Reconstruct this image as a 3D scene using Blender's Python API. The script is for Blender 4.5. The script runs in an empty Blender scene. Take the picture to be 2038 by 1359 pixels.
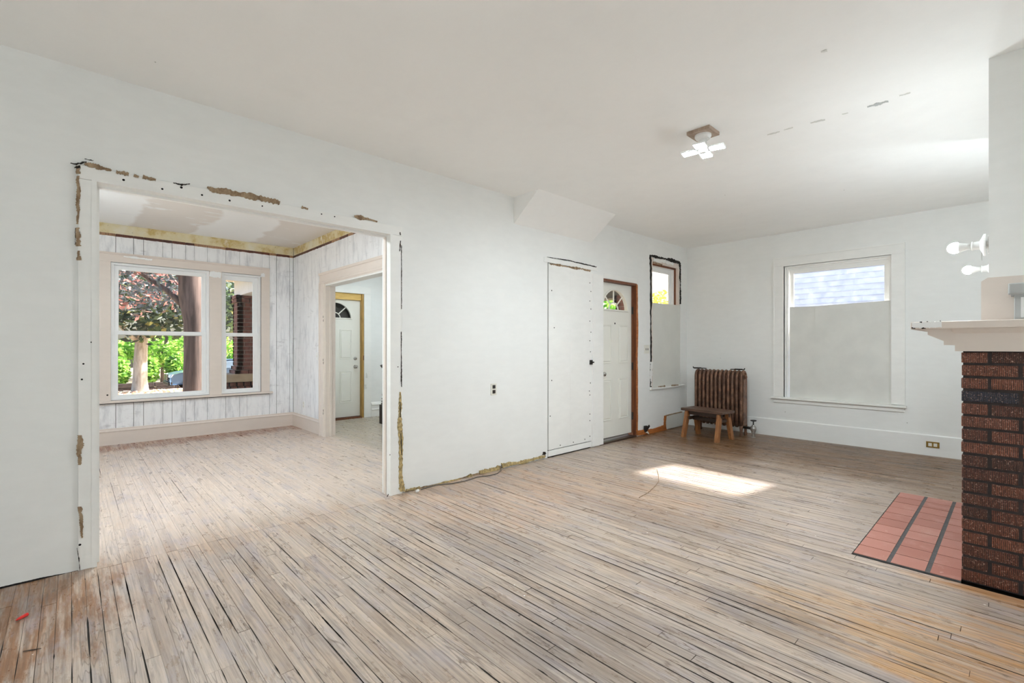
import bpy, bmesh, math, random
from mathutils import Vector, Matrix
random.seed(7)
SC = bpy.context.scene
COL = SC.collection

# ------------------------------------------------------------------ camera
F_PX, YAW, HOR, CAM_H = 937.9, 0.818004, 688.85, 1.22
cam = bpy.data.cameras.new('camera')
cam.sensor_width = 36.0
cam.lens = 36.0 * F_PX / 2038.0
cam.shift_y = (HOR - 679.5) / 2038.0
cam.clip_start = 0.02
cam.clip_end = 400
cam_o = bpy.data.objects.new('camera', cam)
COL.objects.link(cam_o)
cam_o.location = (0, 0, CAM_H)
cam_o.rotation_euler = (math.pi / 2, 0, YAW)
SC.camera = cam_o

# ------------------------------------------------------------------ world, sun, exposure
world = bpy.data.worlds.new('world')
SC.world = world
world.use_nodes = True
wn = world.node_tree
wn.nodes.clear()
w_out = wn.nodes.new('ShaderNodeOutputWorld')
w_bg = wn.nodes.new('ShaderNodeBackground')
w_sky = wn.nodes.new('ShaderNodeTexSky')
SUN_DIR = Vector((-0.42, -2.82, -1.97)).normalized()
w_sky.sky_type = 'NISHITA'
w_sky.sun_disc = False
w_sky.sun_elevation = math.asin(-SUN_DIR.z)
w_sky.sun_rotation = math.atan2(-SUN_DIR.x, -SUN_DIR.y)
w_sky.air_density = 1.0
w_sky.dust_density = 3.5
w_bg.inputs['Strength'].default_value = 0.42
wn.links.new(w_sky.outputs['Color'], w_bg.inputs['Color'])
wn.links.new(w_bg.outputs['Background'], w_out.inputs['Surface'])
sun = bpy.data.lights.new('sun', 'SUN')
sun.energy = 20.0
sun.angle = math.radians(2.2)
sun.color = (1.0, 0.95, 0.88)
sun_o = bpy.data.objects.new('sun', sun)
COL.objects.link(sun_o)
sun_o.rotation_euler = SUN_DIR.to_track_quat('-Z', 'Y').to_euler()
sun_o.location = (5, 30, 25)
PANEL_E = 580.0      # LED panels of the ceiling lamps
BULB_E = 340.0       # wall bulbs
vs = SC.view_settings
vs.view_transform = 'Standard'
vs.look = 'None'
vs.gamma = 1.0
vs.exposure = 0.26
vs.use_curve_mapping = False
SC.cycles.max_bounces = 11
SC.cycles.diffuse_bounces = 8
SC.cycles.glossy_bounces = 4
SC.cycles.transparent_max_bounces = 16
SC.cycles.sample_clamp_indirect = 6.0
SC.cycles.use_denoising = True

# ------------------------------------------------------------------ helpers
def ray(px, py):
    u = (px - 1019) / F_PX
    v = (HOR - py) / F_PX
    s, c = math.sin(YAW), math.cos(YAW)
    return Vector((-s + u * c, c + u * s, v))

def at(px, py, ax, val):
    """The point of the plane ax = val seen at a pixel of the photograph."""
    d = ray(px, py)
    k = 'xyz'.index(ax)
    o = Vector((0, 0, CAM_H))
    return o + d * ((val - o[k]) / d[k])

def proj(p):
    s, c = math.sin(YAW), math.cos(YAW)
    d = -s * p[0] + c * p[1]
    l = c * p[0] + s * p[1]
    return d, 1019 + F_PX * l / d if d > .05 else -9e9, HOR - F_PX * (p[2] - CAM_H) / d if d > .05 else 9e9

def S(r, g, b):
    f = lambda c: (c / 255 / 12.92) if c <= 10 else ((c / 255 + .055) / 1.055) ** 2.4
    return (f(r), f(g), f(b), 1.0)

class MB:
    def __init__(s):
        s.v, s.f = [], []
    def _add(s, vs_, fs):
        b = len(s.v)
        s.v += [tuple(p) for p in vs_]
        s.f += [tuple(i + b for i in f) for f in fs]
        return s
    def box(s, x0, x1, y0, y1, z0, z1):
        return s._add([(x0, y0, z0), (x1, y0, z0), (x1, y1, z0), (x0, y1, z0), (x0, y0, z1), (x1, y0, z1), (x1, y1, z1), (x0, y1, z1)],
                      [(0, 3, 2, 1), (4, 5, 6, 7), (0, 1, 5, 4), (1, 2, 6, 5), (2, 3, 7, 6), (3, 0, 4, 7)])
    def prism(s, pts, off):
        n = len(pts)
        off = Vector(off)
        a = [Vector(p) for p in pts]
        return s._add(a + [p + off for p in a],
                      [tuple(range(n)), tuple(range(2 * n - 1, n - 1, -1))] + [(i, (i + 1) % n, n + (i + 1) % n, n + i) for i in range(n)])
    def tube(s, pts, r, n=8, cap=True):
        pts = [Vector(p) for p in pts]
        rs = r if isinstance(r, (list, tuple)) else [r] * len(pts)
        rings = []
        prev = None
        for i, p in enumerate(pts):
            t = (pts[min(i + 1, len(pts) - 1)] - pts[max(i - 1, 0)]).normalized()
            if prev is None:
                a = t.orthogonal().normalized()
            else:
                a = (prev - t * prev.dot(t)).normalized()
            prev = a
            b = t.cross(a)
            rings.append([p + (a * math.cos(2 * math.pi * k / n) + b * math.sin(2 * math.pi * k / n)) * rs[i] for k in range(n)])
        vs_ = [q for ring in rings for q in ring]
        fs = []
        for i in range(len(pts) - 1):
            for k in range(n):
                fs.append((i * n + k, i * n + (k + 1) % n, (i + 1) * n + (k + 1) % n, (i + 1) * n + k))
        if cap:
            fs.append(tuple(range(n - 1, -1, -1)))
            m = (len(pts) - 1) * n
            fs.append(tuple(range(m, m + n)))
        return s._add(vs_, fs)
    def lathe(s, base, axis, prof, n=16):
        """prof: list of (distance along axis, radius)"""
        base, axis = Vector(base), Vector(axis).normalized()
        a = axis.orthogonal().normalized()
        b = axis.cross(a)
        vs_, fs = [], []
        for t, r in prof:
            vs_ += [base + axis * t + (a * math.cos(2 * math.pi * k / n) + b * math.sin(2 * math.pi * k / n)) * max(r, 1e-4) for k in range(n)]
        for i in range(len(prof) - 1):
            for k in range(n):
                fs.append((i * n + k, i * n + (k + 1) % n, (i + 1) * n + (k + 1) % n, (i + 1) * n + k))
        fs.append(tuple(range(n - 1, -1, -1)))
        m = (len(prof) - 1) * n
        fs.append(tuple(range(m, m + n)))
        return s._add(vs_, fs)
    def holed(s, ax, t0, t1, u0, u1, w0, w1, holes=()):
        """A slab with rectangular holes: thickness t on axis ax; u, w are the other two axes in order."""
        us = sorted({u0, u1, *[h[0] for h in holes], *[h[1] for h in holes]})
        ws = sorted({w0, w1, *[h[2] for h in holes], *[h[3] for h in holes]})
        us = [u for u in us if u0 <= u <= u1]
        ws = [w for w in ws if w0 <= w <= w1]
        nu, nw = len(us) - 1, len(ws) - 1
        def solid(i, j):
            if not (0 <= i < nu and 0 <= j < nw):
                return False
            cu, cw = (us[i] + us[i + 1]) / 2, (ws[j] + ws[j + 1]) / 2
            return not any(h[0] < cu < h[1] and h[2] < cw < h[3] for h in holes)
        idx, vs_, fs = {}, [], []
        def V(i, j, k):
            if (i, j, k) not in idx:
                t, u, w = (t0, t1)[k], us[i], ws[j]
                idx[(i, j, k)] = len(vs_)
                vs_.append({'x': (t, u, w), 'y': (u, t, w), 'z': (u, w, t)}[ax])
            return idx[(i, j, k)]
        for i in range(nu):
            for j in range(nw):
                if not solid(i, j):
                    continue
                for k in (0, 1):
                    fs.append((V(i, j, k), V(i + 1, j, k), V(i + 1, j + 1, k), V(i, j + 1, k)))
                if not solid(i - 1, j): fs.append((V(i, j, 0), V(i, j + 1, 0), V(i, j + 1, 1), V(i, j, 1)))
                if not solid(i + 1, j): fs.append((V(i + 1, j, 0), V(i + 1, j + 1, 0), V(i + 1, j + 1, 1), V(i + 1, j, 1)))
                if not solid(i, j - 1): fs.append((V(i, j, 0), V(i + 1, j, 0), V(i + 1, j, 1), V(i, j, 1)))
                if not solid(i, j + 1): fs.append((V(i, j + 1, 0), V(i + 1, j + 1, 0), V(i + 1, j + 1, 1), V(i, j + 1, 1)))
        return s._add(vs_, fs)
    def ring(s, ax, t0, t1, u0, u1, w0, w1, b):
        b = b if isinstance(b, (tuple, list)) else (b, b, b, b)
        return s.holed(ax, t0, t1, u0, u1, w0, w1, [(u0 + b[0], u1 - b[1], w0 + b[2], w1 - b[3])])
    def xform(s, m):
        s.v = [tuple(m @ Vector(p)) for p in s.v]
        return s
    def mesh(s, name, m, smooth=False):
        me = bpy.data.meshes.new(name)
        bm = bmesh.new()
        bv = [bm.verts.new(p) for p in s.v]
        for f in s.f:
            try:
                bm.faces.new([bv[i] for i in f])
            except ValueError:
                pass
        bmesh.ops.recalc_face_normals(bm, faces=bm.faces)
        bm.to_mesh(me)
        bm.free()
        if m: me.materials.append(m)
        if smooth:
            for p in me.polygons: p.use_smooth = True
        return me
    def build(s, name, m, parent=None, smooth=False, bevel=0.0, loc=None):
        o = bpy.data.objects.new(name, s.mesh(name, m, smooth))
        COL.objects.link(o)
        if parent: o.parent = parent
        if loc: o.location = loc
        if bevel:
            md = o.modifiers.new('bevel', 'BEVEL')
            md.width = bevel
            md.segments = 2
            md.limit_method = 'ANGLE'
        return o

def tag(o, label=None, cat=None, kind=None, group=None):
    if label: o['label'] = label
    if cat: o['category'] = cat
    if kind: o['kind'] = kind
    if group: o['group'] = group
    return o
def empty(name, loc, label=None, cat=None, kind=None, group=None):
    o = bpy.data.objects.new(name, None)
    o.empty_display_size = .1
    COL.objects.link(o)
    o.location = loc
    return tag(o, label, cat, kind, group)
def local(parent, *objs):
    """Keep world-coordinate meshes in place under a parent that only has a location."""
    for o in objs:
        o.parent = parent
        o.location = o.location - parent.location

# ------------------------------------------------------------------ materials
def NT(name):
    m = bpy.data.materials.new(name)
    m.use_nodes = True
    nt = m.node_tree
    nt.nodes.clear()
    out = nt.nodes.new('ShaderNodeOutputMaterial')
    bs = nt.nodes.new('ShaderNodeBsdfPrincipled')
    nt.links.new(bs.outputs[0], out.inputs[0])
    return m, nt, bs, out
def put(nt, sock, val):
    if hasattr(val, 'is_output'): nt.links.new(val, sock)
    elif val is not None: sock.default_value = val
def mth(nt, op, a, b=None, c=None, clamp=False):
    n = nt.nodes.new('ShaderNodeMath'); n.operation = op; n.use_clamp = clamp
    for i, x in enumerate((a, b, c)):
        if x is not None: put(nt, n.inputs[i], x)
    return n.outputs[0]
def mix(nt, fac, a, b, blend='MIX'):
    n = nt.nodes.new('ShaderNodeMix'); n.data_type = 'RGBA'; n.blend_type = blend
    put(nt, n.inputs[0], fac); put(nt, n.inputs[6], a); put(nt, n.inputs[7], b)
    return n.outputs[2]
def noise(nt, vec, scale, detail=4.0, rough=.55, dist=0.0):
    n = nt.nodes.new('ShaderNodeTexNoise')
    if vec is not None: put(nt, n.inputs['Vector'], vec)
    n.inputs['Scale'].default_value = scale; n.inputs['Detail'].default_value = detail
    n.inputs['Roughness'].default_value = rough; n.inputs['Distortion'].default_value = dist
    return n.outputs[0]
def ramp(nt, fac, stops, interp='LINEAR'):
    n = nt.nodes.new('ShaderNodeValToRGB'); put(nt, n.inputs[0], fac)
    cr = n.color_ramp; cr.interpolation = interp
    while len(cr.elements) < len(stops): cr.elements.new(.5)
    for e, (p, c) in zip(cr.elements, stops):
        e.position = p
        e.color = c if isinstance(c, (tuple, list)) else (c, c, c, 1)
    return n.outputs[0]
def smooth(nt, x, lo, hi, a=0.0, b=1.0):
    n = nt.nodes.new('ShaderNodeMapRange'); n.interpolation_type = 'SMOOTHSTEP'; n.clamp = True
    for i, v in enumerate((x, lo, hi, a, b)): put(nt, n.inputs[i], v)
    return n.outputs[0]
def comb(nt, x, y, z):
    n = nt.nodes.new('ShaderNodeCombineXYZ')
    for i, v in enumerate((x, y, z)): put(nt, n.inputs[i], v)
    return n.outputs[0]
def position(nt):
    g = nt.nodes.new('ShaderNodeNewGeometry')
    s = nt.nodes.new('ShaderNodeSeparateXYZ')
    nt.links.new(g.outputs['Position'], s.inputs[0])
    return g.outputs['Position'], s.outputs[0], s.outputs[1], s.outputs[2], g.outputs['Random Per Island']
def objcoord(nt):
    t = nt.nodes.new('ShaderNodeTexCoord')
    return t.outputs['Object']
def objrand(nt):
    return nt.nodes.new('ShaderNodeObjectInfo').outputs['Random']
def bump(nt, bs, h, strength=.3, dist=.01):
    n = nt.nodes.new('ShaderNodeBump')
    n.inputs['Strength'].default_value = strength; n.inputs['Distance'].default_value = dist
    put(nt, n.inputs['Height'], h)
    nt.links.new(n.outputs[0], bs.inputs['Normal'])
def stretch(nt, vec, sx, sy, sz, off=None):
    n = nt.nodes.new('ShaderNodeMapping'); put(nt, n.inputs['Vector'], vec)
    n.inputs['Scale'].default_value = (sx, sy, sz)
    if off is not None: put(nt, n.inputs['Location'], off)
    return n.outputs[0]
def specks(nt, vec, scale, thr=.06, share=.3):
    """sparse little dots"""
    v = nt.nodes.new('ShaderNodeTexVoronoi'); put(nt, v.inputs['Vector'], vec); v.inputs['Scale'].default_value = scale
    v2 = nt.nodes.new('ShaderNodeSeparateXYZ'); nt.links.new(v.outputs['Color'], v2.inputs[0])
    return mth(nt, 'MULTIPLY', mth(nt, 'LESS_THAN', v.outputs['Distance'], thr), mth(nt, 'LESS_THAN', v2.outputs[0], share))

def PM(name, col, rough=.55, metal=0.0, var=.10, scale=9.0, spec=.4, bmp=0.0, world=False):
    m, nt, bs, out = NT(name)
    vec = position(nt)[0] if world else objcoord(nt)
    n = noise(nt, vec, scale, 5)
    k = smooth(nt, n, .25, .75, 1 - var, 1 + var)
    put(nt, bs.inputs['Base Color'], mix(nt, 1.0, col, comb(nt, k, k, k), 'MULTIPLY'))
    put(nt, bs.inputs['Roughness'], smooth(nt, n, .2, .8, max(.05, rough - .08), min(1, rough + .08)))
    bs.inputs['Metallic'].default_value = metal
    bs.inputs['Specular IOR Level'].default_value = spec
    if bmp: bump(nt, bs, n, bmp, .01)
    return m

def emit(name, col, strength):
    m, nt, bs, out = NT(name)
    nt.nodes.remove(bs)
    e = nt.nodes.new('ShaderNodeEmission')
    e.inputs[0].default_value = col; e.inputs[1].default_value = strength
    nt.links.new(e.outputs[0], out.inputs[0])
    return m

def glass_mat(name, tint=(1, 1, 1, 1), refl=.08, haze=0.0, hazecol=(.7, .75, .8, 1)):
    m, nt, bs, out = NT(name)
    nt.nodes.remove(bs)
    tr = nt.nodes.new('ShaderNodeBsdfTransparent'); tr.inputs[0].default_value = tint
    gl = nt.nodes.new('ShaderNodeBsdfGlossy'); gl.inputs['Roughness'].default_value = .02
    fr = nt.nodes.new('ShaderNodeFresnel'); fr.inputs[0].default_value = 1.45
    mx = nt.nodes.new('ShaderNodeMixShader')
    bk = nt.nodes.new('ShaderNodeNewGeometry').outputs['Backfacing']
    k = mth(nt, 'MULTIPLY', fr.outputs[0], mth(nt, 'SUBTRACT', 1.0, bk))
    nt.links.new(mth(nt, 'MULTIPLY', k, refl / .04, clamp=True), mx.inputs[0])
    nt.links.new(tr.outputs[0], mx.inputs[1]); nt.links.new(gl.outputs[0], mx.inputs[2])
    last = mx.outputs[0]
    if haze:
        df = nt.nodes.new('ShaderNodeBsdfTranslucent'); df.inputs[0].default_value = hazecol
        m2 = nt.nodes.new('ShaderNodeMixShader')
        pos = position(nt)[0]
        nz = noise(nt, pos, 9, 6, .7)
        put(nt, m2.inputs[0], smooth(nt, nz, .3, .75, haze * .4, haze * 1.6))
        nt.links.new(last, m2.inputs[1]); nt.links.new(df.outputs[0], m2.inputs[2])
        last = m2.outputs[0]
    nt.links.new(last, out.inputs[0])
    return m

def wall_paint(name, col, var=.035, dots=.25, rough=.62, smear=0.0, bmp=.08):
    m, nt, bs, out = NT(name)
    pos, x, y, z, _ = position(nt)
    n1 = noise(nt, pos, 1.3, 6, .6)
    n2 = noise(nt, stretch(nt, pos, 3, 3, 9), 2.0, 5, .6)
    k = mth(nt, 'ADD', smooth(nt, n1, .3, .7, 1 - var, 1 + var * .5), smooth(nt, n2, .3, .75, -var * .6, var * .6))
    c = mix(nt, 1.0, col, comb(nt, k, k, k), 'MULTIPLY')
    if smear:
        n3 = noise(nt, stretch(nt, pos, 5, 5, 1.2), 1.6, 8, .7)
        c = mix(nt, smooth(nt, n3, .52, .72, 0, smear), c, S(168, 170, 176))
    d = specks(nt, pos, 7.0, .035, dots)
    c = mix(nt, mth(nt, 'MULTIPLY', d, .75), c, S(70, 66, 62))
    put(nt, bs.inputs['Base Color'], c)
    bs.inputs['Roughness'].default_value = rough
    bs.inputs['Specular IOR Level'].default_value = .3
    bump(nt, bs, noise(nt, pos, 14, 6, .65), bmp, .008)
    return m

M = {}
M['wall'] = wall_paint('white_wall_paint', S(237, 238, 236), var=.022)
M['ceil'] = wall_paint('white_ceiling_paint', S(250, 250, 248), var=.02, dots=.05)
M['white'] = wall_paint('white_trim_paint', S(240, 240, 237), var=.03, dots=.12, rough=.42, bmp=.03)
M['door'] = PM('ivory_door_paint', S(234, 233, 225), .4, var=.02, scale=3)
M['vinyl'] = PM('white_vinyl', S(240, 241, 241), .35, var=.02)
M['beige'] = wall_paint('pinkish_beige_trim_paint', S(224, 213, 204), var=.03, dots=.10, rough=.45, bmp=.03)
M['panelboard'] = PM('grey_white_board', S(218, 218, 212), .75, var=.03, scale=4)
M['drywall'] = PM('bare_drywall_grey', S(220, 220, 215), .8, var=.05, scale=4)
M['dark_gap'] = PM('dark_hollow', S(26, 23, 21), .9)
M['backing'] = PM('dark_paneling_groove', S(60, 55, 52), .9)

def m_planks():
    m, nt, bs, out = NT('whitewashed_paneling')
    pos, x, y, z, isl = position(nt)
    r = objrand(nt)
    n = noise(nt, stretch(nt, pos, 7, 7, 1.5), 1.7, 8, .7)
    n2 = noise(nt, stretch(nt, pos, 2, 2, 6), 2.2, 6, .7)
    c = mix(nt, smooth(nt, n, .45, .72, 0, .6), S(244, 245, 247), S(186, 188, 194))
    c = mix(nt, smooth(nt, n2, .56, .74, 0, .5), c, S(172, 172, 176))
    fine = noise(nt, stretch(nt, pos, 60, 60, 2), 1.5, 4)
    c = mix(nt, smooth(nt, fine, .62, .8, 0, .35), c, S(150, 148, 150))
    br = mix(nt, r, S(66, 33, 24), S(112, 62, 42))
    br = mix(nt, mth(nt, 'GREATER_THAN', r, .8), br, S(168, 128, 96))
    br = mix(nt, smooth(nt, noise(nt, stretch(nt, pos, 90, 90, 3), 1), .4, .7, 0, .5), br, S(50, 25, 18))
    edge = mth(nt, 'ADD', 2.572, mth(nt, 'MULTIPLY', noise(nt, pos, 14, 3), .02))
    c = mix(nt, mth(nt, 'GREATER_THAN', z, edge), c, br)
    put(nt, bs.inputs['Base Color'], c)
    bs.inputs['Roughness'].default_value = .5
    return m
M['plank_w'] = m_planks()

def m_plaster():
    m, nt, bs, out = NT('stained_raw_plaster')
    pos, x, y, z, isl = position(nt)
    n = noise(nt, pos, 3.2, 8, .65)
    n2 = noise(nt, stretch(nt, pos, 4, 4, 9), 1.6, 6, .7)
    c = ramp(nt, n, [(.3, S(228, 222, 204)), (.48, S(222, 210, 172)), (.58, S(196, 170, 108)), (.66, S(232, 226, 208)), (.8, S(242, 240, 234))])
    c = mix(nt, smooth(nt, n2, .6, .75, 0, .8), c, S(232, 229, 220))
    c = mix(nt, smooth(nt, noise(nt, pos, 22, 6), .66, .76, 0, .7), c, S(96, 80, 56))
    put(nt, bs.inputs['Base Color'], c); bs.inputs['Roughness'].default_value = .85
    bump(nt, bs, n2, .5, .01)
    return m
M['plaster'] = m_plaster()

def m_parlor_ceiling():
    m, nt, bs, out = NT('patched_ceiling')
    pos, x, y, z, isl = position(nt)
    n = noise(nt, pos, 1.1, 3, .5, .6)
    sh = noise(nt, stretch(nt, pos, 5, 2, 1), 1.6, 4)
    band = mth(nt, 'SINE', mth(nt, 'ADD', mth(nt, 'MULTIPLY', y, 4.6), mth(nt, 'ADD', mth(nt, 'MULTIPLY', n, 2.5), -.6)))
    c = mix(nt, smooth(nt, band, -.15, .15), S(226, 220, 214), S(243, 243, 242))
    c = mix(nt, smooth(nt, sh, .62, .68, 0, .8), c, S(240, 240, 240))
    put(nt, bs.inputs['Base Color'], c); bs.inputs['Roughness'].default_value = .7
    return m
M['ceil_parlor'] = m_parlor_ceiling()

def m_floor():
    m, nt, bs, out = NT('worn_oak_boards')
    pos, x, y, z, isl = position(nt)
    r = mth(nt, 'FRACT', mth(nt, 'ADD', objrand(nt), isl))
    r2 = mth(nt, 'FRACT', mth(nt, 'MULTIPLY', r, 17.37))
    g1 = noise(nt, comb(nt, mth(nt, 'ADD', mth(nt, 'MULTIPLY', x, 2.6), mth(nt, 'MULTIPLY', r, 91)), mth(nt, 'MULTIPLY', y, 95), mth(nt, 'MULTIPLY', r2, 31)), 1.0, 5, .65)
    cg = noise(nt, comb(nt, mth(nt, 'ADD', mth(nt, 'MULTIPLY', x, 1.3), mth(nt, 'MULTIPLY', r2, 57)), mth(nt, 'MULTIPLY', y, 17), mth(nt, 'MULTIPLY', r, 23)), 1.0, 2, .5)
    rings = mth(nt, 'ABSOLUTE', mth(nt, 'SINE', mth(nt, 'MULTIPLY', cg, 38)))
    rings = smooth(nt, rings, 0, .45, 1, 0)
    lines = mth(nt, 'MULTIPLY', rings, smooth(nt, r2, .35, .75))
    big = noise(nt, pos, .9, 6, .6)
    med = noise(nt, stretch(nt, pos, 1.6, 5, 1), 1.7, 6, .65)
    # per board tone
    c = ramp(nt, r, [(0, S(160, 140, 124)), (.3, S(190, 171, 154)), (.55, S(180, 162, 147)), (.8, S(198, 180, 163)), (1, S(168, 149, 132))])
    c = mix(nt, smooth(nt, med, .42, .7, 0, .55), c, S(172, 162, 158))
    c = mix(nt, smooth(nt, big, .5, .68, 0, .45), c, S(180, 160, 142))
    # parlor boards are paler and pinker, the hall greyer
    par = smooth(nt, x, -4.1, -3.3, 1, 0)
    c = mix(nt, mth(nt, 'MULTIPLY', par, .55), c, S(214, 196, 182))
    hall = mth(nt, 'MULTIPLY', smooth(nt, y, 2.5, 2.75), smooth(nt, x, -4.2, -3.7, 1, 0))
    c = mix(nt, mth(nt, 'MULTIPLY', hall, smooth(nt, big, .3, .7, .5, .9)), c, S(150, 142, 122))
    # old varnish left along the walls and near the hearth
    def blob(cx, cy, rx, ry, soft=.55, amp=.9):
        dx = mth(nt, 'DIVIDE', mth(nt, 'SUBTRACT', x, cx), rx)
        dy = mth(nt, 'DIVIDE', mth(nt, 'SUBTRACT', y, cy), ry)
        d = mth(nt, 'SQRT', mth(nt, 'ADD', mth(nt, 'MULTIPLY', dx, dx), mth(nt, 'MULTIPLY', dy, dy)))
        d = mth(nt, 'ADD', d, mth(nt, 'MULTIPLY', mth(nt, 'SUBTRACT', med, .5), amp * 2.2))
        return smooth(nt, d, 1 + soft * .5, 1 - soft * .5)
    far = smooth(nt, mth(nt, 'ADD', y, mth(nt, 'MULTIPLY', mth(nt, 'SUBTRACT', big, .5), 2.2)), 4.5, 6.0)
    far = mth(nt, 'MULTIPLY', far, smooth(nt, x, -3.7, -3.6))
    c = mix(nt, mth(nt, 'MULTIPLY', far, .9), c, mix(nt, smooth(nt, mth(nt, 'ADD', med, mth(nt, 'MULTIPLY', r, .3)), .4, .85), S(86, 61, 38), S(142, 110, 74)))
    strk = smooth(nt, noise(nt, stretch(nt, pos, 1.3, 15, 1), 1.6, 6, .7), .34, .6, .15, 1.25)
    for (cx, cy, rx, ry, col, k) in ((-3.05, -.25, .62, .42, S(138, 95, 60), 1.0), (-2.95, 2.5, .75, .75, S(190, 152, 122), .5),
                                     (.05, 2.55, .55, .42, S(198, 144, 84), .6), (-.55, 2.5, .35, .25, S(198, 158, 112), .45), (.1, 3.3, .5, .10, S(186, 128, 66), .7),
                                     (-2.4, 3.3, .9, .5, S(188, 148, 112), .4), (-3.4, .6, .2, 1.2, S(180, 146, 116), .25),
                                     (-7.45, 1.2, .3, 1.6, S(146, 100, 76), .9)):
        c = mix(nt, mth(nt, 'MULTIPLY', mth(nt, 'MULTIPLY', blob(cx, cy, rx, ry), k), strk), c, col)
    c = mix(nt, mth(nt, 'MULTIPLY', blob(-1.0, 1.6, .5, .35), .35), c, S(120, 108, 104))
    lav = noise(nt, stretch(nt, pos, 2.2, 7, 1, (5, 2, 0)), 1.5, 7, .68)
    c = mix(nt, smooth(nt, lav, .50, .66, 0, .55), c, S(166, 156, 160))
    c = mix(nt, smooth(nt, lav, .46, .32, 0, .35), c, S(188, 158, 132))
    # grain, fainter in the parlor to paint the glare of reflected light
    c = mix(nt, mth(nt, 'MULTIPLY', lines, mth(nt, 'SUBTRACT', .62, mth(nt, 'MULTIPLY', par, .3))), c, S(104, 86, 74), 'MIX')
    k = smooth(nt, g1, .28, .72, mth(nt, 'ADD', .70, mth(nt, 'MULTIPLY', par, .12)), 1.17)
    c = mix(nt, 1.0, c, comb(nt, k, k, k), 'MULTIPLY')
    dirt = noise(nt, stretch(nt, pos, 1.2, 3.5, 1), 5.5, 8, .72)
    c = mix(nt, smooth(nt, dirt, .60, .76, 0, .55), c, S(104, 90, 80))
    c = mix(nt, smooth(nt, noise(nt, stretch(nt, pos, 2, 6, 1), 3.1, 6, .7), .60, .75, 0, .4), c, S(222, 214, 206))
    st = noise(nt, stretch(nt, pos, 2.4, 30, 1, (0, 3, 0)), 1.3, 7, .7)
    c = mix(nt, mth(nt, 'MULTIPLY', smooth(nt, st, .52, .70), mth(nt, 'SUBTRACT', .58, mth(nt, 'MULTIPLY', par, .42))), c, S(116, 99, 88))
    c = mix(nt, mth(nt, 'MULTIPLY', smooth(nt, st, .44, .30), .4), c, S(214, 200, 186))
    for (cx, cy, rx, ry, k) in ((-.78, 2.33, .32, .12, .3), (-1.5, 1.35, .4, .12, .35), (-2.2, 1.9, .5, .2, .3), (-1.9, 3.0, .7, .2, .3), (-.2, 1.9, .3, .1, .5)):
        c = mix(nt, mth(nt, 'MULTIPLY', blob(cx, cy, rx, ry), k), c, S(96, 84, 84))
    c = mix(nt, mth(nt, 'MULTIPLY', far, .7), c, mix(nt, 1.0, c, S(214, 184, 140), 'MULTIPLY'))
    # paint drops, nail heads
    c = mix(nt, mth(nt, 'MULTIPLY', specks(nt, pos, 9, .045, .30), .8), c, S(238, 236, 232))
    c = mix(nt, mth(nt, 'MULTIPLY', specks(nt, stretch(nt, pos, 1, 1, 1, (3, 5, 0)), 5, .03, .35), .8), c, S(52, 42, 38))
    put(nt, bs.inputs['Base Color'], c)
    put(nt, bs.inputs['Roughness'], smooth(nt, dirt, .3, .7, .24, .42))
    bs.inputs['Specular IOR Level'].default_value = .55
    bump(nt, bs, mth(nt, 'SUBTRACT', g1, mth(nt, 'MULTIPLY', lines, .4)), .18, .004)
    return m
M['floor'] = m_floor()
M['subfloor'] = PM('dark_subfloor', S(30, 23, 18), .95)

def wood(name, c1, c2, rough=.5, sx=2, sy=2, sz=40, k=1.0):
    m, nt, bs, out = NT(name)
    v = objcoord(nt)
    n = noise(nt, stretch(nt, v, sx, sy, sz), 1.5, 6, .65, .4)
    c = mix(nt, smooth(nt, n, .3, .7), c1, c2)
    n2 = noise(nt, v, 24, 6, .7)
    c = mix(nt, smooth(nt, n2, .62, .72, 0, .5 * k), c, S(38, 24, 16))
    put(nt, bs.inputs['Base Color'], c); bs.inputs['Roughness'].default_value = rough
    bump(nt, bs, n, .2, .004)
    return m
M['jamb_wood'] = wood('brown_jamb_wood', S(92, 48, 26), S(126, 74, 42), .5, 40, 40, 3)
M['raw_wood'] = wood('raw_orange_wood', S(150, 84, 36), S(188, 116, 58), .6, 30, 3, 30)
M['bare_edge'] = wood('bare_plaster_and_lath', S(118, 94, 70), S(170, 148, 120), .85, 20, 20, 8)
M['yellow_wood'] = wood('yellow_pine', S(206, 168, 92), S(230, 196, 120), .6, 10, 3, 30, .2)
M['jamb_yellow'] = wood('aged_yellow_jamb', S(150, 116, 56), S(186, 150, 86), .6, 30, 30, 3)
M['bench_top'] = wood('dark_worn_bench_board', S(58, 40, 32), S(104, 76, 60), .45, 3, 40, 40)
M['bench_leg'] = wood('brown_bench_leg', S(122, 76, 42), S(166, 112, 66), .5, 30, 30, 3)
M['bench_dark'] = wood('dark_bench_wood', S(44, 30, 22), S(70, 48, 36), .5, 3, 30, 30)
M['black_edge'] = PM('broken_black_edge', S(34, 28, 24), .9, var=.5, scale=40)
M['newel'] = wood('black_brown_newel', S(22, 17, 15), S(38, 28, 24), .35, 20, 20, 3)

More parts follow.
